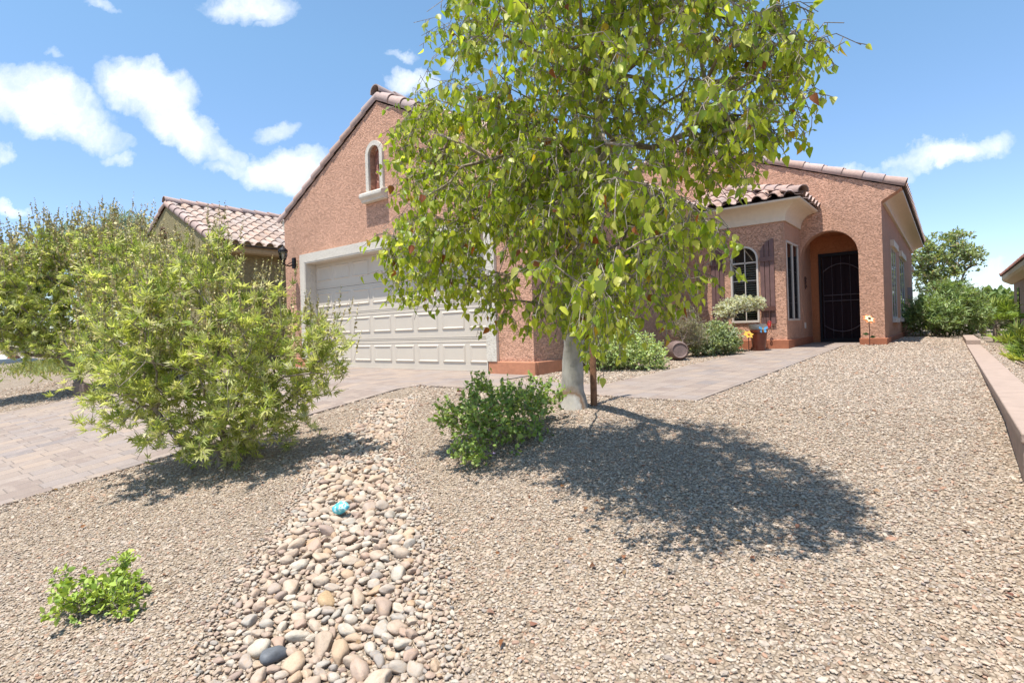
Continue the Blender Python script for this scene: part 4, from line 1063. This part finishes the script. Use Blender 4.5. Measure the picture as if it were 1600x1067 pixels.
def bush(name, base, blobs, n_t, tpl, lsize, cols, w, label, cat, seed, ntw=(4, 7), nl=(4, 7), twl=(.06, .16), upbias=.5, droop=.0, tip=.002, rmax=.03, leafmat='leaf_s', barkmat='bark_grey', spk=0, spk_len=.12, group=None, world=False, spread=.5, trunkpar=True, shell=.42, dirn=.7, spk_r=.006, jit=.015, stems=None, step=.08, flat=0):
    r = np.random.default_rng(seed); base = [np.array(p, float) for p in base]
    root = empty(name, tuple(base[0]), label, cat, group)
    T = sample_blobs(blobs, n_t, r, shell)
    if not world: T = blobs_to_world(T)
    T = T[T[:, 2] > gz(T[:, 0], T[:, 1]) + .02]
    A, par, rd_, ends = grow(base, T, step, r, .04, jit, tip, 2.2, .25, rmax)
    st_ = merge('trunk' if cat == 'tree' else 'stems', [tubes(A, par, rd_, 6)], M_[barkmat], root)
    cen = T.mean(0); Lp, Ld, P0, P1, Sp, Sd = [], [], [], [], [], []
    zt = np.quantile(A[ends][:, 2], .45)
    for e in ends:
        p = A[e]; out_ = unit(p - cen)
        for k in range(r.integers(*ntw)):
            d = unit(out_ * spread + r.normal(0, dirn, 3) + np.array([0, 0, upbias])); L = r.uniform(*twl); q = p + d * L
            P0.append(p); P1.append(q); tipped = False
            if spk and p[2] > zt and d[2] > .25 and r.random() < spk: dv = unit(d * .4 + np.array([0, 0, .9])); Sp.append(q + dv * spk_len * .3); Sd.append(dv); P0.append(q); P1.append(q + dv * spk_len * .9); tipped = True
            for s_ in range(r.integers(*nl)):
                f = r.uniform(.2, 1.0); a_ = p + d * L * f; dd = unit(d * .5 + r.normal(0, .6, 3) + np.array([0, 0, -droop])); Lp.append(a_); Ld.append(dd)
    Lp, Ld = np.array(Lp), np.array(Ld); n = len(Lp); nrm = r.normal(0, .6, (n, 3)) + np.array([0, 0, .9]); print(name, n)
    sz_ = np.clip(r.normal((lsize[0] + lsize[1]) / 2, (lsize[1] - lsize[0]) * .4, n), lsize[0] * .6, lsize[1] * 1.15); pc_ = palette(n, cols, w, r, .2)
    tl = tpl if isinstance(tpl, list) else [tpl]; Vv, Ff, Cx, o_ = [], [], [], 0
    for q, tt in enumerate(tl):
        k_ = slice(q, None, len(tl)); v1, f1, c1 = leaves(tt, Lp[k_], Ld[k_], nrm[k_], sz_[k_], pc_[k_]); Vv.append(v1); Ff.append(f1 + o_); Cx.append(c1); o_ += len(v1)
    V, Fc, Cc = np.concatenate(Vv), np.concatenate(Ff), np.concatenate(Cx)
    fo_ = link('crown' if cat == 'tree' else 'foliage', mesh_np('leaves', V, [Fc], Cc, True), M_[leafmat], root)
    merge('twigs', [twig_tubes(np.array(P0), np.array(P1), max(.0012, tip * .5))], M_[barkmat], fo_, False)
    if Sp:
        Sp, Sd = np.array(Sp), np.array(Sd); L = r.uniform(spk_len * .5, spk_len, len(Sp))
        merge('seed_spikes', [spikes(Sp, Sd, L, r, spk_r)], M_['spike'], root, False)
    return root

VC = [(.40, .45, .12), (.52, .55, .18), (.26, .33, .08), (.62, .62, .30), (.66, .62, .38)]; VW = [30, 30, 18, 14, 8]
# near vitex bush. camera frame: X,D,z
b0 = cam2w(-2.27, 4.17, -.38)
b0[2] = GZ(b0[0], b0[1]) - .03
bush('chaste_shrub', [b0, b0 + (.02, 0, .14), b0 + (.03, .02, .26)],
     [(-2.35, 4.12, 0.51, .86, .75, .58), (-2.16, 4.12, 0.13, .72, .6, .34), (-2.78, 4.12, 0.23, .45, .5, .4), (-1.68, 4.15, 0.35, .36, .4, .36), (-2.61, 4.12, 1.05, .50, .5, .34), (-1.97, 4.05, 0.85, .24, .3, .22), (-2.26, 4.12, 1.21, .2, .25, .2), (-1.36, 4.12, 0.55, .16, .2, .20), (-2.83, 4.12, 0.68, .32, .4, .35), (-2.26, 4.12, -0.11, .60, .45, .16), (-2.30, 4.25, -0.23, .42, .35, .10)],
     430, [palmate(5, 0), palmate(5, 1), palmate(5, 2)], (.05, .085), VC, VW, 'bright green shrub with finger shaped leaves beside the driveway edge', 'shrub', 5, ntw=(4, 6), nl=(3, 6), twl=(.08, .2),
     upbias=.9, droop=-.25, tip=.0028, rmax=.035, leafmat='leaf_v', spk=.55, spk_len=.19, spk_r=.0095, step=.1)
# left chaste tree on the far side of the driveway
lt = cam2w(-7.66, 9.85, -.2); lt = np.array([-12.2, 2.95, GZ(-12.2, 2.95) - .05])
def wpx(x, y, D):
    dx, dy = x - 800, y - 516.6; u = dx - ROLL * dy; v = ROLL * dx + dy; return (u / F * D, D, ZC - v / F * D)
def pb_(x, y, D, rx, ry, rd): X, D_, z = wpx(x, y, D); return (X, D_, z, rx / F * D, rd, ry / F * D)
ltb = np.array(cam2w(*wpx(128, 603, 9.7)))
ltb[2] = GZ(ltb[0], ltb[1]) - .05
bush('chaste_tree', [ltb, np.array(cam2w(*wpx(120, 585, 9.7))), np.array(cam2w(*wpx(105, 560, 9.65))), np.array(cam2w(*wpx(98, 535, 9.6)))],
     [pb_(60, 455, 9.6, 85, 60, 1.0), pb_(150, 460, 9.8, 95, 70, 1.0), pb_(215, 440, 9.8, 60, 70, .9), pb_(-20, 480, 9.5, 60, 60, .8), pb_(130, 400, 9.8, 80, 32, .8), pb_(50, 510, 9.6, 90, 32, .9), pb_(190, 385, 9.8, 40, 22, .7), pb_(150, 530, 9.5, 60, 25, .7), pb_(20, 530, 9.6, 70, 26, .9), pb_(80, 540, 9.5, 60, 20, .8), pb_(-40, 450, 9.4, 60, 60, .9)],
     620, [palmate(5, 0), palmate(5, 1), palmate(5, 2)], (.07, .12), [(.42, .48, .13), (.54, .57, .18), (.28, .35, .09), (.64, .62, .32)], [32, 30, 20, 14],
     'multi stemmed chaste tree with tan seed spikes beyond the driveway', 'tree', 8, ntw=(4, 7), nl=(4, 7), twl=(.14, .34), upbias=.5, droop=.2, tip=.006, rmax=.07, leafmat='leaf_v', spk=.5, spk_len=.45, spk_r=.022, step=.2, jit=.03)
# feathery blue-green tree behind and others far left
p0 = np.array(cam2w(*wpx(150, 560, 17.0))); p0[2] = GZ(p0[0], p0[1]) - .1
bush('feathery_tree', [p0, p0 + (0, 0, .8), p0 + (.1, 0, 1.4)], [pb_(185, 375, 17, 55, 40, 1.0), pb_(130, 390, 17, 50, 34, 1.0), pb_(80, 410, 17, 30, 24, .8), pb_(220, 372, 17, 40, 24, .8)],
     260, lance(.05), (.16, .30), [(.24, .33, .24), (.32, .40, .30)], [1, 1], 'wispy blue green desert tree rising behind the chaste tree', 'tree', 12, ntw=(4, 7), nl=(3, 6), twl=(.2, .45), upbias=.9, tip=.006, rmax=.08, step=.25, jit=.05)
p0 = np.array(cam2w(*wpx(150, 560, 24.0))); p0[2] = GZ(p0[0], p0[1]) - .1
bush('distant_tree', [p0, p0 + (0, 0, 1.2)], [pb_(20, 430, 22, 60, 40, 1.5), pb_(-30, 440, 22, 60, 40, 1.5), pb_(60, 440, 22, 30, 28, 1.2)], 200, oval(.3), (.15, .28), [(.09, .14, .05), (.13, .19, .06)], [1, 1],
     'dark leafy tree far off at the left edge', 'tree', 13, ntw=(4, 7), nl=(5, 8), twl=(.2, .5), tip=.008, rmax=.12, step=.3)

# lantana beside the trunk
LC = [(.25, .36, .08), (.34, .46, .11), (.16, .24, .05), (.44, .53, .17)]
lb = np.array([-2.72, 3.1, GZ(-2.72, 3.1) - .02])
lan = bush('lantana_shrub', [lb, lb + (0, 0, .06)], [pb_(790, 640, 4.0, 80, 32, .30), pb_(750, 665, 3.75, 55, 36, .26), pb_(840, 628, 4.2, 34, 28, .22), pb_(715, 655, 3.8, 28, 22, .18), pb_(735, 705, 3.5, 38, 22, .16), pb_(752, 612, 4.1, 16, 26, .12), pb_(820, 675, 3.85, 40, 18, .2)],
           260, oval(.36), (.020, .038), LC, [30, 34, 18, 18], 'low dark green shrub with one red bloom beside the pale tree trunk', 'shrub', 14, ntw=(2, 5), nl=(5, 9), twl=(.05, .17), upbias=.6, tip=.0014, rmax=.012, step=.05, jit=.012, barkmat='bark_limb', shell=.6)
def bloom(loc, parent, mat, name='bloom', s=.018):
    mb = MB()
    for k in range(9):
        an = k * 2.4; rr_ = s * .55 * math.sqrt(k / 9); mb.lathe([(.001, -.3 * s), (.4 * s, 0), (.3 * s, .25 * s), (.001, .35 * s)], loc[0] + rr_ * math.cos(an), loc[1] + rr_ * math.sin(an), loc[2] + .2 * s * random.random(), 6)
    return mb.build(name, mat, parent, smooth=True)
bloom(cam2w(*wpx(717, 611, 3.95)), lan, M_['red'])
bloom(cam2w(*wpx(772, 708, 3.5)), lan, plain('lilac_bloom', (.5, .35, .55), .6), s=.012)
# small weed at lower left
wb = np.array([-2.84, .70, GZ(-2.84, .70) - .01])
weed = bush('small_groundcover_plant', [wb, wb + (0, 0, .03)], [pb_(145, 930, 2.27, 50, 16, .12), pb_(110, 950, 2.18, 22, 10, .08), pb_(185, 925, 2.3, 28, 20, .08), pb_(102, 912, 2.30, 14, 8, .05), pb_(192, 882, 2.38, 10, 16, .05), pb_(190, 945, 2.2, 22, 12, .07)],
            85, oval(.34), (.018, .032), [(.34, .46, .08), (.44, .54, .12), (.22, .32, .06)], [3, 3, 1], 'small bright green weed sprawling alone on the gravel at lower left', 'plant', 15, ntw=(2, 4), nl=(4, 8), twl=(.03, .09), tip=.0013, rmax=.006, step=.04, jit=.006)
for (x, y) in ((222, 931), (213, 937), (205, 905)):
    q = cam2w(*wpx(x, y, 2.45)); q[2] = GZ(q[0], q[1]) + .02; bloom(q, weed, plain('pink_bloom', (.55, .12, .22), .6), s=.012)

# bed plants between garage and bay
GC_ = [(.38, .50, .18), (.47, .57, .24), (.26, .36, .13), (.55, .60, .30)]
q = cam2w(*wpx(975, 580, 7.7)); q[2] = GZ(q[0], q[1])
bush('green_bed_shrub', [q, q + (0, 0, .08)], [pb_(970, 540, 7.8, 50, 32, .45), pb_(1005, 560, 7.6, 36, 22, .35), pb_(935, 558, 7.8, 36, 26, .4), pb_(965, 512, 8.0, 36, 18, .3)], 470, oval(.3), (.028, .045), GC_, [3, 3, 1, 2],
     'yellow green rounded shrub just behind the tree stake', 'shrub', 16, ntw=(4, 6), nl=(5, 8), twl=(.06, .14), tip=.002, rmax=.015, step=.08)
q = cam2w(*wpx(1118, 552, 9.7)); q[2] = GZ(q[0], q[1])
bush('grey_green_bed_shrub', [q, q + (0, 0, .08)], [pb_(1120, 530, 9.8, 34, 24, .45), pb_(1100, 540, 9.7, 24, 16, .35), pb_(1140, 538, 9.8, 14, 14, .3)], 330, oval(.3), (.03, .05), [(.30, .38, .18), (.40, .46, .25), (.18, .24, .10)], [3, 3, 1],
     'grey green rounded shrub in the bed in front of the bay window', 'shrub', 17, ntw=(4, 6), nl=(5, 8), twl=(.06, .14), tip=.002, rmax=.015, step=.08)
q = cam2w(*wpx(1062, 550, 9.3)); q[2] = GZ(q[0], q[1])
bush('dry_bed_shrub', [q, q + (0, 0, .1)], [pb_(1072, 512, 9.5, 22, 26, .35), pb_(1085, 525, 9.5, 20, 20, .3)], 200, lance(.08), (.04, .07), [(.34, .30, .20), (.24, .26, .13)], [2, 2], 'half dry twiggy shrub behind the tipped urn', 'shrub', 18,
     ntw=(4, 6), nl=(3, 5), twl=(.08, .18), upbias=.8, tip=.003, rmax=.015, barkmat='twig_dry', step=.1)
q = cam2w(*wpx(1140, 545, 10.4)); q[2] = GZ(q[0], q[1])
bush('pale_dome_shrub', [q + (-.0, 0, 0), q + (.02, 0, .2)], [pb_(1165, 472, 10.45, 32, 8, .28), pb_(1150, 480, 10.45, 32, 10, .28), pb_(1135, 488, 10.45, 20, 12, .3), pb_(1180, 478, 10.45, 16, 8, .25)], 420, oval(.35), (.02, .035), [(.68, .70, .56), (.58, .62, .47), (.76, .76, .64)], [2, 2, 1],
     'pale silvery dome topped shrub on bare grey stems before the arched window', 'shrub', 19, ntw=(3, 5), nl=(5, 8), twl=(.03, .08), upbias=.8, tip=.0045, rmax=.03, barkmat='twig_dry', step=.14, jit=.035)

# urn on its side, pots, ornaments
uc = cam2w(*wpx(1058, 550, 9.0)); uz = GZ(uc[0], uc[1])
mb = MB().lathe([(.16, -.22), (.175, -.2), (.165, -.14), (.175, -.04), (.16, .1), (.135, .2), (.12, .215), (.105, .20)], 0, 0, 0, 24)
Ru = Vector((.55, -.80, .10)).to_track_quat('Z', 'Y').to_matrix()
mb.v = [tuple(Ru @ Vector(v) + Vector((uc[0], uc[1], uz + .15))) for v in mb.v]
tag(mb.build('tipped_urn', M_['urn'], smooth=True), 'brown weathered urn lying on its side between the bed shrubs', 'urn')

pc = cam2w(*wpx(1186, 546, 10.3)); pz = GZ(pc[0], pc[1])
pot = empty('glazed_pot', (pc[0], pc[1], pz), 'reddish brown tapered pot with a butterfly ornament at the walkway edge', 'pot')
MB().lathe([(.105, 0), (.11, .01), (.15, .36), (.158, .365), (.16, .41), (.145, .41), (.135, .36), (.10, .33)], pc[0], pc[1], pz, 24).build('body', M_['terracotta'], pot, smooth=True)
MB().lathe([(.135, .34), (.02, .35)], pc[0], pc[1], pz, 16).build('soil', M_['urn'], pot)
def butterfly(cx, cy, cz, s, label):
    root = empty('butterfly_stake', (cx, cy, cz), label, 'ornament')
    e1 = R_; up = Vector((0, 0, 1)); mb = MB()
    for sg in (-1, 1):
        for (pts) in ([(0, 0), (.35, .55), (.9, .75), (1.0, .3), (.5, .0)], [(0, 0), (.5, -.05), (.75, -.4), (.4, -.7), (.1, -.3)]):
            vs = [Vector((cx, cy, cz)) + e1 * (sg * x * s) + up * (y * s) - FW * (.25 * abs(x) * s) for x, y in pts]
            mb.add([tuple(v) for v in vs] + [tuple(v + FW * .004) for v in vs], [(0, 1, 2, 3, 4), (9, 8, 7, 6, 5)] + [(i, (i + 1) % 5, 5 + (i + 1) % 5, 5 + i) for i in range(5)])
    mb.build('wings', M_['blue'], root)
    MB().tube([(cx, cy, cz - .5 * s), (cx, cy, cz + .45 * s)], .12 * s, 6).build('body', M_['yellow'], root)
    return root
q = cam2w(*wpx(1192, 515, 10.15)); bf = butterfly(q[0], q[1], q[2], .085, 'blue butterfly garden ornament perched over the glazed pot')
MB().tube([(q[0], q[1], q[2]), (q[0] + .01, q[1] + .05, pz + .35)], .005, 5).build('stem', M_['greenmetal'], bf)
# birdbath-like cream planter behind the pot
q = cam2w(*wpx(1184, 540, 10.62)); gzq = GZ(q[0], q[1])
bb = empty('stone_pedestal_bowl', (q[0], q[1], gzq), 'cream stone bowl on terracotta pedestal behind the glazed pot', 'planter')
MB().lathe([(.13, 0), (.13, .05), (.10, .08), (.09, .3), (.125, .38)], q[0], q[1], gzq, 20).build('pedestal', M_['plinth_dark'], bb, smooth=True)
MB().lathe([(.10, .381), (.145, .42), (.16, .46), (.162, .50), (.145, .51), (.11, .46)], q[0], q[1], gzq, 24).build('bowl', M_['cream'], bb, smooth=True)
q = cam2w(*wpx(1147, 530, 10.35)); gq = GZ(q[0], q[1])
tag(MB().lathe([(.07, 0), (.05, .03), (.03, .2), (.035, .27), (.09, .3), (.095, .33), (.03, .35), (.03, .40), (.01, .43)], q[0], q[1], gq + .05, 16).build('white_bird_feeder', M_['white'], smooth=True), 'small white pedestal ornament half hidden behind the grey green shrub', 'ornament')
# flowers
def metal_flower(p, s, h, petal, centre, label, name='metal_flower_stake', leaves_=True, ring=None):
    root = empty(name, (p[0], p[1], p[2] - h), label, 'ornament')
    MB().tube([(p[0], p[1], p[2] - h - .05), (p[0] + .005, p[1], p[2] - h * .4), (p[0], p[1], p[2])], .008 if h > .3 else .004, 6).build('stem', M_['rust'], root)
    face = (-FW * .75 + Vector((0, 0, .66))).normalized(); x = face.cross(U_).normalized(); y = x.cross(face)
    c = Vector(p)
    def petals(n, r1, mat, nm, off, w=.36):
        mb = MB()
        for k in range(n):
            an = 2 * PI * k / n; d = x * math.cos(an) + y * math.sin(an); e = face.cross(d)
            pts = [c + face * off, c + d * r1 * .5 + e * r1 * w + face * (off + .02 * s), c + d * r1 + face * (off + .0), c + d * r1 * .5 - e * r1 * w + face * (off + .02 * s)]
            mb.add([tuple(v) for v in pts] + [tuple(v - face * .003) for v in pts], [(0, 1, 2, 3), (7, 6, 5, 4), (0, 4, 5, 1), (1, 5, 6, 2), (2, 6, 7, 3), (3, 7, 4, 0)])
        mb.build(nm, mat, root)
    if ring: petals(8, s * 1.0, ring, 'outer_petals', 0, .40)
    petals(6, s * .74 if ring else s, petal, 'petals', .012)
    MB().tube([tuple(c + face * .012), tuple(c + face * .035)], s * .2, 10).build('centre', centre, root)
    if leaves_:
        mb = MB()
        for sg, zz in ((-1, .42), (1, .30)):
            b_ = Vector((p[0], p[1], p[2] - h + h * zz)); pts = [b_, b_ + R_ * sg * s * .45 + U_ * s * .35, b_ + R_ * sg * s * 1.05 + U_ * s * .15, b_ + R_ * sg * s * .6 - U_ * s * .12]
            mb.add([tuple(v) for v in pts] + [tuple(v + FW * .004) for v in pts], [(0, 1, 2, 3), (7, 6, 5, 4), (0, 4, 5, 1), (1, 5, 6, 2), (2, 6, 7, 3), (3, 7, 4, 0)])
        mb.build('stem_leaves', M_['greenmetal'], root)
    return root
q = np.array([-1.26, 12.75, 0]); g0 = GZ(-1.26, 12.75)
metal_flower((-1.235, 12.7, g0 + .52), .125, .52, M_['palegreen'], M_['rust'], 'painted metal flower with orange rim and green leaves beside the entry pillar', ring=M_['orange'])
q = cam2w(*wpx(1169, 523, 10.1)); metal_flower(tuple(q), .10, q[2] - GZ(q[0], q[1]), M_['yellow'], M_['orange'], 'yellow metal flower ornament left of the glazed pot', leaves_=False)
# hanging sign and red ornament below the shutter
q = Vector((-2.78, BB - .06, .92))
hs = empty('hanging_plaque', tuple(q), 'dark red slatted plaque hanging low on the right shutter', 'ornament')
MB().box(-2.95, -2.66, BB - .075, BB - .057, .88, .97).build('plaque', M_['rust'], hs)
MB().box(-2.89, -2.88, BB - .074, BB - .06, .74, .88).box(-2.77, -2.76, BB - .074, BB - .06, .70, .88).build('hooks', M_['rust'], hs)
mb = MB()
for k in range(3):
    pts = [(-2.765 + .03 * math.cos(a_) * (1 - .15 * k), BB - .10 - .02 * k, .64 - .035 * k + .03 * math.sin(a_)) for a_ in np.linspace(0, 2 * PI, 12)]; mb.tube(pts, .007, 6, False)
tag(mb.build('red_ring_ornament', M_['red'], smooth=True), 'small red looped ornament hanging under the dark plaque', 'ornament')

# painted rock
pc = np.array([-2.68, 1.74]); zz = GZ(*pc)
me = stone_mesh('painted_rock', 99, 4, .62, .08, 0, None)
def painted():
    m, t, b, o = new_mat('painted_turquoise'); v = oc(t); n = t.noise(v, 3.0, 4, .5)['Fac']
    c = t.ramp(n, [(.38, (.06, .38, .50)), (.50, (.16, .62, .66)), (.56, (.75, .85, .84)), (.62, (.10, .55, .62)), (.75, (.05, .30, .48))]); t.l.new(c, b.inputs['Base Color']); b.inputs['Roughness'].default_value = .3; return m
me.materials.clear(); me.materials.append(painted())
o = bpy.data.objects.new('painted_rock', me); C.objects.link(o); o.location = (pc[0], pc[1], zz + .065); o.scale = (.10, .115, .115); o.rotation_euler = (0, 0, .6)
tag(o, 'turquoise and white painted rock resting on the river cobbles', 'painted rock')

# planter block near the left tree
q = ltb; bz_ = GZ(q[0], q[1])
c1 = cam2w(*wpx(128, 600, 9.3)); 
mb = MB().box(c1[0] - .32, c1[0] + .38, c1[1] - .06, c1[1] + .06, GZ(c1[0], c1[1]) - .1, GZ(c1[0], c1[1]) + .20)
tag(mb.build('planter_block', M_['block'], bevel=.01), 'brown concrete edging block in front of the chaste tree', 'block')
q = cam2w(*wpx(24, 571, 24)); me = stone_mesh('boulder', 31, 3, .6, .25, .0, M_['redrock'])
o = bpy.data.objects.new('boulder', me); C.objects.link(o); o.location = (q[0], q[1], GZ(q[0], q[1]) + .08); o.scale = (.75, .6, .55); tag(o, 'reddish boulder at the far left near the street', 'boulder')
# groundcover patch at far left
def patch():
    r = np.random.default_rng(31); n = 5000; c = np.array([-20.5, 4.3]); P = np.stack([c[0] + r.normal(0, 2.6, n), c[1] + r.normal(0, .55, n)], 1)
    ok = P[:, 0] < -16.0; P = P[ok]; n = len(P); z = gz(P[:, 0], P[:, 1]); d = np.stack([r.normal(0, .6, n), r.normal(0, .6, n), np.ones(n) * .8], 1)
    V, Fc, Cc = leaves(lance(.12), np.stack([P[:, 0], P[:, 1], z], 1), d, r.normal(0, 1, (n, 3)), r.uniform(.08, .2, n), palette(n, [(.26, .30, .10), (.34, .34, .14)], [1, 1], r))
    tag(link('ground_cover', mesh_np('ground_cover', V, [Fc], Cc), M_['leaf_s']), 'pale green low ground cover growing under the far trees', 'ground cover', kind='stuff')
patch()

# right side: oleander, tall tree behind, fan palms
q = cam2w(*wpx(1462, 532, 14.5)); q[2] = GZ(q[0], q[1]) - .02
OC = [(.24, .35, .12), (.33, .44, .17), (.15, .22, .07), (.44, .50, .26)]
bush('oleander_bush', [q, q + (0, 0, .15)], [pb_(1458, 496, 14.6, 36, 30, .7), pb_(1480, 474, 15.3, 26, 30, .6), pb_(1508, 468, 16.5, 24, 20, .6), pb_(1498, 498, 15.5, 34, 28, .7), pb_(1438, 496, 14.4, 16, 26, .5), pb_(1524, 490, 17, 18, 24, .5)], 620, lance(.13), (.09, .15), OC, [3, 3, 3, 1],
     'dense rounded green bush at the right rear corner of the house', 'shrub', 22, ntw=(4, 7), nl=(5, 8), twl=(.12, .26), upbias=.6, tip=.004, rmax=.03, step=.15)
q = cam2w(*wpx(1470, 520, 22.0)); q[2] = GZ(q[0], q[1]) - .1
bush('rear_garden_tree', [q, q + (0, 0, .7), q + (.05, 0, 1.2)], [pb_(1470, 400, 22, 40, 30, .9), pb_(1500, 408, 22, 28, 24, .8), pb_(1465, 440, 22, 36, 28, .9), pb_(1440, 395, 22, 24, 24, .7), pb_(1490, 375, 22, 22, 12, .6), pb_(1450, 430, 22, 20, 26, .7), pb_(1517, 395, 22, 12, 10, .4)],
     300, oval(.3), (.08, .14), [(.30, .38, .15), (.38, .45, .20), (.20, .27, .10), (.48, .42, .28)], [3, 3, 2, 1], 'open crowned tree standing behind the house at right', 'tree', 23, ntw=(3, 6), nl=(5, 8), twl=(.18, .36), tip=.007, rmax=.07, step=.25, jit=.05)
for i, (x, y, D, rx, ry, lab) in enumerate(((1575, 500, 36, 60, 22, 'pale green feathery tree on the horizon beyond the fan palms'), (1535, 490, 30, 26, 16, 'dark distant tree just right of the oleander bush'))):
    q = cam2w(*wpx(x, y + 10, D)); q[2] = GZ(q[0], q[1]) - .3
    bush('distant_tree', [q, q + (0, 0, 1.0)], [pb_(x, y - 8, D, rx, ry, 1.5), pb_(x + 20, y, D, rx * .8, ry * .9, 1.5)], 160, lance(.1) if i == 0 else oval(.3), (.3, .5), [(.20, .26, .13), (.26, .31, .17)] if i == 0 else [(.20, .28, .10), (.28, .35, .14)], [1, 1],
         lab, 'tree', 40 + i, ntw=(4, 6), nl=(5, 8), twl=(.3, .7), tip=.01, rmax=.1, step=.4)
def fan_palm(name, x, y, gx, gy, n, R, seed, label, h=.0):
    r = np.random.default_rng(seed); gz0 = GZ(gx, gy)
    root = empty(name, (gx, gy, gz0), label, 'palm', 'fan palms beyond the retaining wall')
    if h > .2: MB().tube([(gx, gy, gz0 - .1), (gx, gy, gz0 + h * .6), (gx, gy, gz0 + h)], [.10, .11, .09], 12).build('trunk', M_['bark_limb'], root)
    Lv, Lc, Lf, P0, P1 = [], [], [], [], []; off = 0; tpl = lance(.055, -.10)
    for k in range(n):
        az = r.uniform(0, 6.28); el = r.uniform(rad(18), rad(86)); L = R * r.uniform(.45, .75); d = np.array([math.cos(az) * math.cos(el), math.sin(az) * math.cos(el), math.sin(el)])
        p = np.array([gx, gy, gz0 + h]); hub = p + d * L; P0.append(p); P1.append(hub)
        side = unit(np.cross(d, [0, 0, 1])); up = np.cross(side, d); m = 15; an = np.linspace(-105, 105, m) + r.normal(0, 2.5, m)
        dd = d[None] * np.cos(np.radians(an))[:, None] + side[None] * np.sin(np.radians(an))[:, None] + up[None] * .12
        c0 = palette(1, [(.32, .42, .09), (.22, .32, .07), (.44, .50, .14), (.14, .20, .06)], [3, 3, 2, 1], r)[0]
        V, Fc, Cc = leaves(tpl, np.repeat(hub[None], m, 0), dd, np.repeat(up[None], m, 0), r.uniform(.8, 1, m) * R * .45, np.repeat(c0[None], m, 0) * r.uniform(.85, 1.15, (m, 1)))
        Lv.append(V); Lf.append(Fc + off); Lc.append(Cc); off += len(V)
    fr = link('fronds', mesh_np('fronds', np.concatenate(Lv), [np.concatenate(Lf)], np.concatenate(Lc)), M_['leaf_s'], root)
    merge('frond_stalks', [twig_tubes(np.array(P0), np.array(P1), .006, 4)], M_['bark_grey'], fr, False)
fan_palm('fan_palm', 0, 0, 1.27, 25.5, 30, 1.05, 1, 'tall fan palm with a dark trunk between oleander and brown house', .55)
fan_palm('fan_palm', 0, 0, 1.12, 15.6, 26, .66, 2, 'low fan palm close to the brown house wall behind the nearest palm', .10)
fan_palm('fan_palm', 0, 0, 1.05, 12.2, 26, .56, 3, 'nearest low fan palm cut by the right edge of the view', .06)
fan_palm('fan_palm', 0, 0, 1.2, 33.0, 26, 1.2, 4, 'farthest fan palm beyond the end of the retaining wall', .7)

# fallen leaves
def litter():
    r = np.random.default_rng(51); n = 260; D = r.uniform(1.6, 8, n); X = r.uniform(-.95, .95, n) * D; a = cs * X - sn * D; b = sn * X + cs * D; ok = on_lot(a, b); a, b = a[ok], b[ok]
    k = r.random(len(a)) < np.where((np.abs(a + 2.0) < 1.6) & (np.abs(b - 3.2) < 1.6), 1, .45); a, b = a[k], b[k]; n = len(a)
    d = np.stack([r.normal(0, 1, n), r.normal(0, 1, n), r.normal(0, .15, n)], 1); nrm = np.stack([r.normal(0, .3, n), r.normal(0, .3, n), np.ones(n)], 1)
    V, Fc, Cc = leaves(heart(), np.stack([a, b, gz(a, b) + .014], 1), d, nrm, r.uniform(.018, .036, n), palette(n, [(.26, .12, .06), (.34, .22, .13), (.20, .09, .05)], [2, 2, 1], r))
    tag(link('fallen_leaves', mesh_np('fallen_leaves', V, [Fc], Cc), M_['leaf_s']), 'dry brown leaves scattered over the gravel', 'fallen leaves', kind='stuff')
litter()
